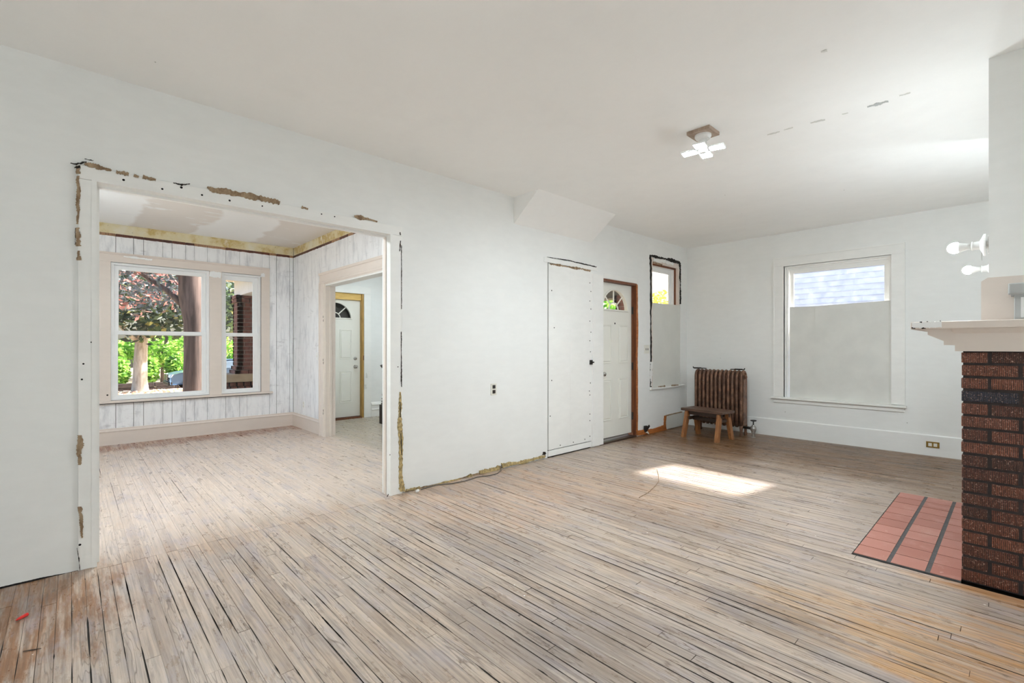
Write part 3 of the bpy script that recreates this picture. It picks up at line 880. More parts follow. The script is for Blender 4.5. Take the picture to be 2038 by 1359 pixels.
# ---- window_3: stripped corner window
w3 = empty('window_3', (LX, 6.37, .6), 'tall narrow corner window with torn black plaster edges', 'window', 'structure')
part(w3, 'inner_frame', MB().ring('x', LX - .10, LX - .004, 5.957, 6.788, .632, 2.468, (.03, .075, .004, .07)), M['beige'])
part(w3, 'window_frame', MB().ring('x', LX - .118, LX - .055, 5.987, 6.713, .636, 2.398, (.02, .035, .004, .03)), M['white'])
part(w3, 'inner_stop', MB().ring('x', LX - .06, LX - .035, 5.987, 6.713, .64, 2.398, (.004, .02, .004, .022)), M['jamb_wood'])
sash(w3, 'x', LX - .112, LX - .09, 6.005, 6.68, 1.36, 2.37, (.03, .065, .05, .07))
sash(w3, 'x', LX - .088, LX - .066, 6.005, 6.68, .64, 1.41, (.03, .065, .06, .05))
part(w3, 'stool', MB().box(LX - .06, LX + .03, 5.905, 6.87, .608, .634), M['white'], bevel=.004)
for i, pts in enumerate(([(1294.5, 507, 4), (1296, 560, 4), (1295, 640, 3.5), (1296, 700, 3), (1295, 770, 3)], [(1295, 509, 5), (1315, 513, 7), (1340, 519, 7), (1353, 523, 6)], [(1353, 523, 4), (1354, 560, 3), (1354, 605, 2.5)])):
    part(w3, 'torn_edge', chips(MB(), 'x', LX + .001, .004, [(a_, b_, c_ * .75) for a_, b_, c_ in pts], 20 + i, .7), M['black_edge'])
for i, pts in enumerate(([(1296, 720, 4), (1295.5, 735, 5), (1296, 768, 2)], [(1300, 516, 5), (1325, 522, 6), (1340, 526, 4)])):
    part(w3, 'torn_edge', chips(MB(), 'x', LX + .002, .005, pts, 26 + i, .7), M['white'])
for i, pts in enumerate(([(1299, 522, 2), (1318, 527, 2.5)], [(1310, 769.5, 1.5), (1324, 768, 3)], [(1336, 767, 3), (1350, 766, 1.5)])):
    part(w3, 'bare_patch', chips(MB(), 'x', LX + .0305 if i else LX + .003, .002, pts, 30 + i, .5), M['bare_edge'])
b = MB().prism([(0, 5.992, .637), (0, 6.784, .637), (0, 6.786, 1.842), (0, 5.992, 1.832)], (.011, 0, 0)).build('drywall_board', M['panelboard'])
b.location = (LX - .014, 0, 0)
b['label'] = 'tall white board covering the lower part of the torn corner window'
b['category'] = 'board'

# ================================================================== DOORS
def fan_door(root, X, yc, half, z0, z1, knob_y, inside=1):
    """an ivory panelled steel door with a half-round light; face at X looking to +X"""
    T = .044
    a, hgt, zb = .285, .262, 1.69
    fu0, fu1, fw0, fw1 = yc - a - .035, yc + a + .035, zb - .03, zb + hgt + .03
    slab = part(root, 'door_slab', MB().holed('x', X - T, X, yc - half, yc + half, z0, z1, [(fu0, fu1, fw0, fw1)]), M['door'])
    # arched filler with a half-oval hole
    n = 20
    arc = [(yc + a * math.cos(math.pi * k / n), zb + hgt * math.sin(math.pi * k / n)) for k in range(n + 1)]
    mb = MB()
    outer = [(fu1, fw0)] + [(fu1, fw0 + (fw1 - fw0) * k / 5) for k in range(1, 5)] + [(fu1 + (fu0 - fu1) * k / 10, fw1) for k in range(11)] + [(fu0, fw1 + (fw0 - fw1) * k / 5) for k in range(1, 5)] + [(fu0, fw0)]
    outer = outer[:n + 1] if len(outer) >= n + 1 else outer
    while len(outer) < n + 1: outer.append((fu0, fw0))
    V, F = [], []
    for k in range(n + 1):
        V += [(X - T, *arc[k]), (X, *arc[k]), (X - T, *outer[k]), (X, *outer[k])]
    for k in range(n):
        p, q = 4 * k, 4 * k + 4
        F += [(p + 1, q + 1, q + 3, p + 3), (p, p + 2, q + 2, q), (p, q, q + 1, p + 1)]
    b0 = len(V)
    V += [(X, fu1, fw0), (X, yc + a, zb), (X, yc - a, zb), (X, fu0, fw0), (X - T, yc + a, zb), (X - T, yc - a, zb)]
    F += [(b0, b0 + 1, b0 + 2, b0 + 3), (b0 + 1, b0 + 4, b0 + 5, b0 + 2)]
    mb._add(V, F)
    fl = part(root, 'fanlight', mb, M['door'])
    # raised rim, bars and panes of the light
    rim = MB()
    rim.tube([(X + .004, *p) for p in arc] , .011, 8)
    rim.tube([(X + .004, yc + a + .012, zb - .006), (X + .004, yc - a - .012, zb - .006)], .011, 8)
    rim.build('fanlight_rim', M['door'], fl)
    bars = MB()
    R = .36
    small = [(X - T / 2, yc + a * R * math.cos(math.pi * k / 12), zb + hgt * R * math.sin(math.pi * k / 12)) for k in range(13)]
    bars.tube(small, .009, 6)
    for ang in (45, 90, 135):
        c_, s_ = math.cos(math.radians(ang)), math.sin(math.radians(ang))
        bars.tube([(X - T / 2, yc + a * R * c_, zb + hgt * R * s_), (X - T / 2, yc + a * c_, zb + hgt * s_)], .009, 6)
    bars.build('muntins', M['door'], fl)
    MB().prism([(X - T / 2 - .002, *p) for p in arc], (.004, 0, 0)).build('pane', M['glass'], fl)
    # four raised panels
    for s in (-1, 1):
        c = yc + s * .19
        for (za, zb2) in ((1.0, 1.50), (.27, .80)):
            hw = .105
            MBp = MB().ring('x', X - .001, X + .009, c - hw, c + hw, za, zb2, .014)
            p = part(root, 'door_panel', MBp, M['door'], bevel=.003)
            e = .032
            mbf = MB()
            mbf._add([(X, c - hw + e - .012, za + e - .012), (X, c + hw - e + .012, za + e - .012), (X, c + hw - e + .012, zb2 - e + .012), (X, c - hw + e - .012, zb2 - e + .012),
                      (X + .009, c - hw + e, za + e), (X + .009, c + hw - e, za + e), (X + .009, c + hw - e, zb2 - e), (X + .009, c - hw + e, zb2 - e)],
                     [(4, 5, 6, 7), (0, 1, 5, 4), (1, 2, 6, 5), (2, 3, 7, 6), (3, 0, 4, 7), (0, 3, 2, 1)])
            mbf.build('raised_field', M['door'], p)
    k = part(root, 'door_knob', MB().lathe((X, knob_y, .87), (1, 0, 0), [(0, .032), (.006, .032), (.010, .014), (.03, .012), (.036, .024), (.05, .029), (.062, .024), (.066, .001)], 16), M['steel'], smooth=True)
    d = part(root, 'deadbolt', MB().lathe((X, knob_y, 1.01), (1, 0, 0), [(0, .03), (.012, .028), (.014, .012), (.016, .001)], 16), M['steel'], smooth=True)
    MB().box(X + .012, X + .028, knob_y - .005, knob_y + .005, .992, 1.028).build('thumb_turn', M['steel'], d)
    return slab

d1 = empty('door_1', (LX, 5.16, 0), 'ivory entry door with half-round window in a brown wooden frame', 'door', 'structure')
fan_door(d1, LX - .062, 5.158, .402, .055, 2.03, 4.86)
part(d1, 'peephole', MB().lathe((LX - .062, 5.158, 1.515), (1, 0, 0), [(0, .012), (.004, .01)], 10), M['plastic_dk'])
part(d1, 'jamb', MB().box(LX - .12, LX + .002, 5.556, 5.576, 0, 2.06), M['jamb_wood'])
part(d1, 'jamb_stop', MB().box(LX - .058, LX - .03, 5.538, 5.556, .02, 2.03), M['jamb_wood'])
part(d1, 'head_jamb', MB().box(LX - .12, LX + .002, 4.745, 5.576, 2.034, 2.062), M['jamb_wood'])
part(d1, 'jamb', MB().box(LX - .12, LX, 4.74, 4.756, 0, 2.06), M['jamb_wood'])
part(d1, 'threshold', MB().box(LX - .12, LX + .004, 4.756, 5.556, 0, .018), M['bench_dark'])
part(d1, 'bare_edge', chips(MB(), 'x', LX + .001, .004, [(1267.5, 566, 2.5), (1268, 640, 3), (1267.5, 720, 3), (1268, 864, 3)], 33, .3), M['raw_wood'])
for z in (1.70, .95, .28):
    part(d1, 'hinge', MB().box(LX - .055, LX - .03, 5.536, 5.54, z - .05, z + .05), M['plastic_dk'])
part(d1, 'head_casing', MB().box(LX, LX + .006, 4.83, 5.56, 2.068, 2.125), M['white'], bevel=.002)
bl_ = part(d1, 'side_board', MB().box(LX, LX + .022, 4.578, 4.795, .012, 2.095), M['white'], bevel=.002)

d2 = empty('door_2', (PX, 3.19, 0), 'ivory front door with half-round window under a yellow wood header', 'door', 'structure')
fan_door(d2, PX - .07, 3.19, .442, .03, 2.0, 3.545)
part(d2, 'head_board', MB().box(PX - .12, PX - .03, 2.742, 3.648, 2.003, 2.11), M['yellow_wood'])
part(d2, 'jamb', MB().box(PX - .12, PX + .002, 3.634, 3.668, 0, 2.11), M['jamb_yellow'])
part(d2, 'jamb', MB().box(PX - .12, PX + .002, 2.722, 2.748, 0, 2.11), M['jamb_yellow'])
part(d2, 'sky_blocking_slab', MB().box(PX - .19, PX - .165, 2.742, 3.648, 0, 2.11), M['slab_dark'])  # dark slab added outside to keep bright sky out of the fanlight
part(d2, 'strike_plate', MB().box(PX - .02, PX + .006, 3.655, 3.674, .98, 1.06), M['jamb_wood'])
part(d2, 'threshold', MB().box(PX - .12, PX + .01, 2.748, 3.634, 0, .02), M['jamb_wood'])
part(d2, 'casing_board', MB().box(PX, PX + .02, 3.668, 3.795, 0, 2.112), M['white'], bevel=.003)
part(d2, 'casing_board', MB().box(PX, PX + .02, 2.60, 2.722, 0, 2.112), M['white'], bevel=.003)
part(d2, 'head_casing', MB().box(PX, PX + .02, 2.60, 3.795, 2.112, 2.238), M['white'], bevel=.003)
for i, pts in enumerate(([(729, 742, 2), (730, 752, 3)], [(727, 765, 4), (728, 774, 4)])):
    part(d2, 'paint_scrape', chips(MB(), 'x', PX + .021, .001, pts, 60 + i, .6), M['drywall'])

d3 = empty('door_3', (LX, 4.19, 0), 'flush white sheet nailed over an old closet doorway, narrow black gap at its edge', 'door', 'structure')
part(d3, 'cover_sheet', MB().box(LX - .012, LX + .006, 3.813, 4.186, .083, 2.126), M['white'])
part(d3, 'cover_sheet', MB().box(LX - .012, LX + .006, 4.187, 4.577, .083, 2.122), M['white'])
part(d3, 'bottom_board', MB().box(LX - .012, LX + .008, 3.806, 4.577, .012, .074), M['white'], bevel=.002)
part(d3, 'head_casing', MB().box(LX, LX + .007, 3.742, 4.69, 2.134, 2.186), M['white'], bevel=.002)
part(d3, 'backing', MB().box(LX - .12, LX - .06, 3.80, 4.575, 0, 2.135), M['dark_gap'])  # board coloured dark in place of the shade inside the closet
part(d3, 'sawn_edge', chips(MB(), 'x', LX + .0065, .001, [(1094, 525, 3), (1120, 529, 3.5), (1150, 534, 3.5), (1175, 539, 4)], 50, .7), M['bare_edge'])
part(d3, 'seam', chips(MB(), 'x', LX + .007, .001, [(1089, 511.5, 1), (1130, 518, 1.6), (1187, 531, 1.8)], 51, .7), M['black_edge'])
la = part(d3, 'latch', MB().box(LX + .006, LX + .03, 4.535, 4.57, 1.0, 1.055), M['plastic_dk'], bevel=.003)
MB().box(LX + .02, LX + .04, 4.545, 4.585, 1.02, 1.035).build('bolt', M['dark_iron'], la)
r = random.Random(4)
for px, py in ((1174, 563), (1176, 580), (1174, 599), (1176, 615), (1174, 639), (1176, 661), (1174, 678), (1175, 700), (1175, 762), (1174, 786), (1174, 824), (1174, 837), (1174, 868), (1173, 778), (1098, 578), (1103, 652), (1095, 828), (1098, 757), (1115, 886), (1141, 880), (1164, 874)):
    c = at(px, py, 'x', LX + .006)
    part(d3, 'nail_hole', MB().lathe(c, (1, 0, 0), [(0, .0075), (.0015, .006)], 7), M['dark_gap'])

# ================================================================== CHIMNEY AND FIREPLACE
struct(MB().box(-.095, .56, 3.537, 4.903, 1.575, CZ).build('chimney_breast', M['wall']), 'plain white plastered chimney breast above the mantel', 'chimney breast')
fp = empty('fireplace', (-.192, 4.22, 0), 'dark scored brick fireplace with a beige wooden mantel shelf', 'fireplace')
BX, BY0, BY1, BH = -.192, 3.387, 5.055, .0664
part(fp, 'mortar_core', MB().holed('x', BX + .007, .56, BY0 + .007, BY1 - .007, 0, 1.194, [(3.83, 4.61, 0, .73)]), M['mortar'])
part(fp, 'firebox_back', MB().box(.45, .56, 3.83, 4.61, 0, .73), M['black_edge'])
r = random.Random(21)
def brick(x0, x1, y0, y1, k, m):
    z0 = k * BH + .005
    j = lambda: r.uniform(0, .0025)
    mb = MB().box(x0 + j(), x1 - j(), y0 + j(), y1, z0 + j(), z0 + .0555 - j())
    part(fp, 'brick', mb, m, bevel=.003)
for k in range(18):
    mortar_x = .012
    m = M['brick_black'] if k == 14 else M['brick']
    # side face seen from the room
    A = (17 - k) % 2 == 0
    xs = []
    x = BX + (.098 if A else .205)
    cap = .205 if A else .098
    brick(BX, x, BY0, BY0 + cap, k, m)
    while x < .50:
        x0 = x + mortar_x
        brick(x0, min(x0 + .205, .555), BY0, BY0 + .09, k, M['brick'])
        x = x0 + .205
    # front face
    segs = [(BY0 + cap + mortar_x, BY1)] if k >= 11 else [(BY0 + cap + mortar_x, 3.83), (4.61, BY1)]
    for a, b2 in segs:
        yy = a
        while yy < b2 - .03:
            ye = min(yy + .205, b2)
            if b2 - ye < .04: ye = b2
            brick(BX, BX + .09, yy, ye, k, M['brick'])
            yy = ye + mortar_x
# mantel shelf with stepped bed mould
ms = part(fp, 'mantel_shelf', MB().box(-.388, .56, 3.322, 5.12, 1.311, 1.350), M['beige'], bevel=.004)
prof = [(BX, 1.194), (-.214, 1.194), (-.214, 1.226), (-.257, 1.226), (-.257, 1.247), (-.321, 1.281), (-.321, 1.297), (-.362, 1.311), (BX, 1.311)]
off = -fp.location
fz = part(fp, 'frieze_board', MB().box(-.214, .56, 3.358, 3.387, 1.194, 1.311), M['beige'])
MB().prism([(-.214, 3.358, 1.311), (-.226, 3.335, 1.311), (-.226, 3.342, 1.302), (-.215, 3.358, 1.286)], (.774, 0, 0)).build('cove_moulding', M['beige'], fz)
part(fp, 'bed_moulding', MB().prism([(x, 3.36, z) for x, z in prof], (0, 1.72, 0)), M['beige'])
for i, pts in enumerate(([(1814, 652, 2), (1822, 653.5, 1.5)], [(1833, 653.5, 1.5), (1838, 653, 2.5), (1843, 654, 1)], [(1830, 641, 1), (1835, 641, 3)], [(1844, 640, 1), (1847, 640, 1.6)], [(1871, 637.5, 1), (1872, 640, 1.4)])):
    part(fp, 'paint_chip', chips(MB(), 'y', 3.3205, .001, pts, 100 + i, .6), M['black_edge'])
part(fp, 'worn_paint', chips(MB(), 'y', 3.3208, .001, [(1815, 647, 10), (1850, 646, 13), (1874, 645, 13)], 110, .2), M['vinyl'])
om = part(fp, 'overmantel', MB().prism([(-.121, 3.47, 1.35), (-.121, 3.47, 1.557), (-.097, 3.47, 1.575), (.56, 3.47, 1.575), (.56, 3.47, 1.35)], (0, 1.49, 0)), M['beige'])
pil = part(fp, 'pilaster', MB().box(-.003, .30, 3.43, 3.47, 1.35, 1.474), M['greywood'], bevel=.003)
MB().box(-.024, .32, 3.40, 3.47, 1.478, 1.532).build('pilaster_cap', M['greywood'], pil, bevel=.006)
MB().box(-.014, .31, 3.42, 3.47, 1.470, 1.478).build('pilaster_bead', M['greywood'], pil)
MB().ring('y', 3.422, 3.43, .02, .28, 1.362, 1.462, .012).build('panel_bead', M['vinyl'], pil)

# hearth
he = empty('hearth', (-.42, 4.2, 0), 'flush red terracotta tile hearth set into the floor before the brick fireplace', 'hearth')
part(he, 'grout_bed', MB().box(HX0, BX, HY0, HY1, -.03, .0005), M['grout'])
for i, (a, b2) in enumerate(((HX0 + .002, -.500), (-.480, -.334), (-.313, BX))):
    n = 10
    st = (HY1 - HY0) / n
    for k in range(n):
        part(he, 'tile', MB().box(a, b2, HY0 + k * st + .004, HY0 + (k + 1) * st - .004, -.02, .0025 + r.uniform(-.0006, .0006)), M['tile'])

# ================================================================== LAMPS
def led_fixture(name, loc, rot, label, group, led=M['led']):
    e = empty(name, loc, label, 'ceiling lamp', group=group)
    e.rotation_euler = (0, 0, rot)
    MB().box(-.082, .082, -.082, .082, -.024, 0).build('backing_block', M['block_wood'], e, bevel=.002)
    MB().lathe((0, 0, -.024), (0, 0, -1), [(0, .056), (.012, .056), (.028, .046), (.034, .026), (.062, .024), (.064, .018), (.075, .018)], 24).build('lampholder', M['porcelain'], e, smooth=False)
    MB().lathe((0, 0, -.099), (0, 0, -1), [(0, .02), (.02, .03), (.045, .032), (.05, .02)], 20).build('lamp_hub', M['vinyl'], e, smooth=True)
    for k in range(4):
        a = math.radians(90 * k + 12)
        m = Matrix.Rotation(a, 4, 'Z')
        tilt = Matrix.Translation((.03, 0, -.132)) @ Matrix.Rotation(math.radians(2), 4, 'Y')
        arm = MB().box(.012, .112, -.038, .038, .001, .013).xform(m @ tilt).build('panel_housing', M['vinyl'], e)
        MB().box(.019, .107, -.033, .033, -.0004, .0012).xform(m @ tilt).build('led_panel', led, arm)
    return e
led_fixture('ceiling_lamp', (-1.512, 3.272, CZ), 0, 'lit four panel ceiling lamp on a small wooden block', None)
led_fixture('ceiling_lamp', (-4.45, .64, CZ - .003), .4, 'lit four panel lamp on the parlor ceiling beyond the opening', None, M['led_parlor'])
led_fixture('ceiling_lamp', (-6.3, 3.5, CZ - .003), .2, 'added unseen four panel fill lamp on the entry hall ceiling', None, M['added_led_hall'])  # unseen lamp added to brighten the hall

def sconce(loc, label, group='bare bulb lampholders on the chimney breast', bulb=M['bulb']):
    e = empty('wall_lamp', loc, label, 'wall lamp', group=group)
    MB().lathe((0, 0, 0), (-1, 0, 0), [(0, .05), (.006, .05), (.007, .022), (.014, .022)], 20).build('mounting_plate', M['steel'], e)
    MB().lathe((-.014, 0, 0), (-1, 0, 0), [(0, .060), (.008, .060), (.016, .040), (.024, .024), (.05, .021), (.051, .024), (.056, .024), (.058, .019)], 24).build('lampholder', M['porcelain'], e, smooth=False)
    MB().tube([(-.03, 0, -.03), (-.031, .001, -.06), (-.03, 0, -.085)], .0022, 6).build('pull_chain', M['steel'], e)
    bu = MB().lathe((-.072, 0, 0), (-1, 0, 0), [(0, .015), (.02, .018), (.045, .026), (.052, .028)], 20).build('bulb_base', M['porcelain'], e, smooth=True)
    MB().lathe((-.1245, 0, 0), (-1, 0, 0), [(0, .028), (.012, .030), (.024, .029), (.036, .023), (.044, .013), (.047, .001)], 20).build('bulb', bulb, e, smooth=True)
    return e
sconce((-.095, 3.66, 1.776), 'lit bare bulb in white porcelain holder nearer the front edge of the chimney breast')
sconce((-.095, 4.786, 1.776), 'lit bare bulb in white porcelain holder at the far side of the chimney breast')

sconce((.56, -.6, .9), 'added unseen fill bulb in white holder low on the chimney side wall, near end', None, M['added_bulb_strong'])  # added out of view to brighten the left wall and near ceiling
sconce((.56, -2.3, .9), 'added unseen fill bulb in white holder low on the chimney side wall, by the back wall', None, M['added_bulb_strong'])  # second unseen fill bulb, added to even out the room light
sconce((.56, 5.25, 1.75), 'added unseen fill bulb in white holder on the recess wall behind the chimney', None, M['added_bulb_weak'])  # added behind the chimney to lift the end wall

sconce((-5.9, -.32, 1.8), 'added unseen fill bulb in white holder on the parlor side wall', None, M['bulb']).rotation_euler = (0, 0, -math.pi / 2)  # unseen bulb added to brighten the parlor planks

# ================================================================== RADIATOR, BENCH
rad = empty('radiator', (-2.85, 6.70, 0), 'rusty brown cast iron column radiator standing against the end wall', 'radiator')
def section():
    mb = MB()
    pts = [(0, -.075, .12)] + [(0, -.075, z) for z in (.3, .6, .80)] + [(0, -.075 * math.cos(t), .80 + .075 * math.sin(t)) for t in (.5, 1.0, 1.57, 2.14, 2.64)] + [(0, .075, z) for z in (.80, .6, .3, .12)]
    mb.tube(pts, .0195, 10)
    mb.tube([(0, 0, z) for z in (.12, .3, .6, .86)], .0165, 8)
    mb.box(-.007, .007, -.07, .07, .13, .83)
    return mb
sec_me = section().mesh('section', M['iron'], True)
NS, SP = 12, .0575
for k in range(NS):
    o = bpy.data.objects.new('section', sec_me)
    COL.objects.link(o); o.parent = rad
    o.location = ((k - (NS - 1) / 2) * SP, 0, 0)
rx = (NS - 1) / 2 * SP
for z in (.15, .80):
    MB().tube([(-rx - .01, 0, z), (rx + .01, 0, z)], .026, 10).build('connecting_hub', M['iron'], rad, smooth=True)
for s in (-1, 1):
    for yy in (-.075, .075):
        MB().lathe((s * rx, yy, 0), (0, 0, 1), [(0, .022), (.02, .024), (.05, .016), (.10, .020), (.14, .024)], 10).build('foot', M['iron'], rad, smooth=True)
MB().prism([(rx + .018, -.06, .14), (rx + .018, .06, .14), (rx + .018, .06, .83), (rx + .018, -.06, .83)], (.008, 0, 0)).build('end_plate', M['iron'], rad, bevel=.003)
MB().lathe((rx + .02, -.01, .80), (1, 0, 0), [(0, .03), (.02, .03), (.022, .018), (.03, .016)], 12).build('plug', M['iron'], rad)
v = MB().tube([(rx, -.02, .12), (rx + .06, -.03, .12), (rx + .11, -.04, .12)], .018, 10).build('supply_pipe', M['dark_iron'], rad, smooth=True)
vb = MB().lathe((rx + .145, -.045, .0), (0, 0, 1), [(0, .03), (.006, .03), (.008, .016), (.06, .016), (.065, .026), (.085, .026), (.09, .034), (.12, .038), (.15, .032), (.155, .02), (.17, .018)], 14).build('valve_body', M['steel'], rad, smooth=False)
MB().lathe((rx + .145, -.045, .17), (0, 0, 1), [(0, .008), (.045, .008), (.046, .022), (.052, .038), (.062, .038), (.066, .02)], 14).build('hand_wheel', M['plastic_dk'], vb)
for s, nm in ((-1, 'left'), (1, 'right')):
    e = empty('iron_bracket', (-2.85 + s * (rx - .06), 6.64, .9), 'dark iron shelf bracket lying on top of the radiator at its ' + ('window corner end' if s < 0 else 'valve end'), 'bracket', group='iron brackets on the radiator')
    MB().box(-.085, .085, -.012, .012, 0, .012).build('bar', M['dark_iron'], e, bevel=.002)
    MB().tube([(s * .08, 0, .006), (s * .098, -.01, .008), (s * .104, -.012, .02), (s * .10, -.012, .026)], .007, 6).build('hook', M['dark_iron'], e)
    MB().box(s * .03 - .05, s * .03 + .05, -.04, -.02, 0, .018).build('plate', M['dark_iron'], e, bevel=.002)
    e.location.z = .897

be = empty('bench', (-2.795, 6.17, 0), 'small dark wooden sawhorse bench with splayed brown legs in front of the radiator', 'bench')
be.rotation_euler = (0, 0, math.radians(-7))
MB().box(-.295, .295, -.155, .155, .352, .387).build('seat', M['bench_top'], be, bevel=.005)
for sx in (-1, 1):
    for sy in (-1, 1):
        x0, x1 = sx * .205, sx * .205 + sx * .045
        a, b2 = min(x0, x1), max(x0, x1)
        xo = sx * .012
        MB()._add([(a + xo, sy * .145, 0), (b2 + xo, sy * .145, 0), (b2 + xo, sy * .205, 0), (a + xo, sy * .205, 0),
                   (a, sy * .055, .352), (b2, sy * .055, .352), (b2, sy * .125, .352), (a, sy * .125, .352)],
                  [(0, 1, 2, 3), (4, 5, 6, 7), (0, 1, 5, 4), (1, 2, 6, 5), (2, 3, 7, 6), (3, 0, 4, 7)]).build('leg', M['bench_leg'], be, bevel=.003)
    MB().box(sx * .208 - .01, sx * .208 + .022, -.115, .115, .235, .275).build('cross_rail', M['bench_dark'], be)
MB().box(-.20, .20, -.02, .02, .225, .27).build('stretcher', M['bench_dark'], be)
for sy in (-1, 1):
    MB().box(-.26, .26, sy * .09 - .01, sy * .09 + .01, .30, .352).build('apron', M['bench_dark'], be)

# ================================================================== OUTLETS, SWITCH, CABLES, SCRAPS
def wall_plate(name, ax, c, w, h, m, label, cat, feats, feat_m, fname):
    e = empty(name, c, label, cat)
    t = .007
    def bx(u0, u1, w0, w1, t0, t1):
        if ax == 'x': return MB().box(t0, t1, u0, u1, w0, w1)
        return MB().box(u0, u1, -t1, -t0, w0, w1)
    bx(-w / 2, w / 2, -h / 2, h / 2, 0, t).build('cover_plate', m, e, bevel=.002)
    for (u, z, fw, fh) in feats:
        bx(u - fw / 2, u + fw / 2, z - fh / 2, z + fh / 2, t, t + .004).build(fname, feat_m, e, bevel=.0015)
    return e
c = at(982, 774.5, 'x', LX)
wall_plate('wall_outlet', 'x', c, .072, .112, M['plastic_w'], 'white duplex outlet with dark sockets low on the long left wall', 'outlet', [(0, .024, .036, .034), (0, -.024, .036, .034)], M['plastic_dk'], 'socket')
c = at(1286.5, 695, 'x', LX)
wall_plate('light_switch', 'x', c, .12, .118, M['plastic_w'], 'cream double light switch beside the side entry door', 'switch', [(-.023, 0, .012, .028), (.023, 0, .012, .028)], M['plastic_dk'], 'toggle')
c = at(1856.5, 885, 'y', FY - .016)
wall_plate('wall_outlet', 'y', c, .112, .066, M['old_brass'], 'old brass outlet plate in the end wall baseboard', 'outlet', [(-.022, 0, .03, .036), (.022, 0, .03, .036)], M['plastic_w'], 'socket')
c = at(605, 805, 'y', PY)
wall_plate('wall_outlet', 'y', c, .072, .112, M['vinyl'], 'white outlet on the plank wall by the hall doorway', 'outlet', [(0, .024, .034, .03), (0, -.024, .034, .03)], M['plastic_w'], 'socket')
c = at(632, 709, 'y', PY)
wall_plate('light_switch', 'y', c, .072, .112, M['vinyl'], 'white switch plate beside the hall doorway casing', 'switch', [(0, 0, .012, .028)], M['plastic_w'], 'toggle')

cb = empty('cable', (LX + .05, 2.8, 0), 'thin grey cable lying along the foot of the long left wall', 'cable')
cp = [at(x, y_, 'z', .005) for x, y_ in ((838, 974), (850, 970), (868, 965), (900, 962), (925, 957), (950, 949), (975, 946), (990, 942), (997, 936))]
cp += [Vector((LX + .014, cp[-1].y + .03, .03)), Vector((LX + .003, cp[-1].y + .06, .04))]
pts = []
for a, b2 in zip(cp, cp[1:]):
    pts += [a.lerp(b2, t) for t in (0, .5)]
pts.append(cp[-1])
part(cb, 'wire', MB().tube(pts, .0045, 7), M['cable'], smooth=True)
q = at(833, 976, 'z', .011)
part(cb, 'connector', MB().lathe(q - Vector((0, .012, 0)), (.35, -1, 0), [(-.02, .006), (-.012, .012), (.012, .012), (.013, .005), (.02, .005)], 12), M['porcelain'])

eb = empty('junction_box', (LX + .03, 5.72, 0), 'small broken black electrical box with cream stub at the torn baseboard', 'electrical box')
q = at(1286, 858, 'x', LX + .03)
eb.location = q
MB().box(-.02, .01, -.03, .02, -.005, .075).build('box_shell', M['plastic_dk'], eb, bevel=.003)
MB().prism([(0, -.03, .03), (.012, .05, .085), (.012, .07, .06), (0, .0, .0)], (.008, 0, 0)).build('bent_flap', M['plastic_dk'], eb)
MB().prism([(.004, -.03, -.02), (.004, .02, 0), (.006, .06, -.05 if q.z > .05 else -.01), (.006, .0, -.055 if q.z > .055 else -.02)], (.01, 0, 0)).build('stub', M['plastic_w'], eb)

q = at(45, 1227, 'z', .008)
rd = empty('plastic_plug', (q.x, q.y, 0), 'small red plastic plug lying on the floor by the long left wall', 'plug')
dv = (at(56, 1222, 'z', .008) - at(35, 1233, 'z', .008)).normalized()
MB().lathe(Vector((0, 0, .0075)) - dv * .022, dv, [(-.006, .001), (0, .004), (.012, .0065), (.036, .0075), (.042, .0075)], 12).build('plug_body', M['red'], rd, smooth=False)
MB().lathe(Vector((0, 0, .0075)) + dv * .020, dv, [(0, .0045), (.001, .004)], 10).build('plug_hole', M['plastic_dk'], rd)
a, b2 = at(46, 1296, 'z', .003), at(82, 1290, 'z', .003)
tag(MB().tube([a, a.lerp(b2, .5), b2], [.0015, .0025, .0012], 6).build('wood_splinter', M['bench_dark']), 'thin dark wood splinter on the floor near the red plug', 'splinter')
wp = [at(x, y_, 'z', .003) for x, y_ in ((1272, 990), (1290, 980), (1303, 968), (1311, 958), (1311, 946), (1308, 934))]
tag(MB().tube(wp, .0028, 6).build('loose_wire', M['bare_edge'], smooth=True), 'thin brown wire lying across the boards beside the sunlit patch', 'wire')

# ceiling crack and pits
cr = empty('ceiling_crack', (-.8, 3.7, CZ), 'broken hairline crack with flaking paint across the ceiling', 'crack', 'structure')
for i, pts in enumerate(([(1527, 269, 1), (1542, 265, 2), (1552, 262, 1)], [(1560, 259, 1), (1578, 254, 1.5)], [(1613, 245, 2), (1642, 238, 2.5)], [(1676, 228, 1.5), (1688, 225, 1)], [(1726, 213, 2), (1748, 207, 5), (1768, 202, 2)], [(1790, 191, 1.5), (1812, 185, 2)], [(1634, 104, 2), (1646, 101, 4)])):
    part(cr, 'flake', chips(MB(), 'z', CZ - .002, .0015, pts, 120 + i, .6), M['drywall'] if i != 4 else M['greywood'])

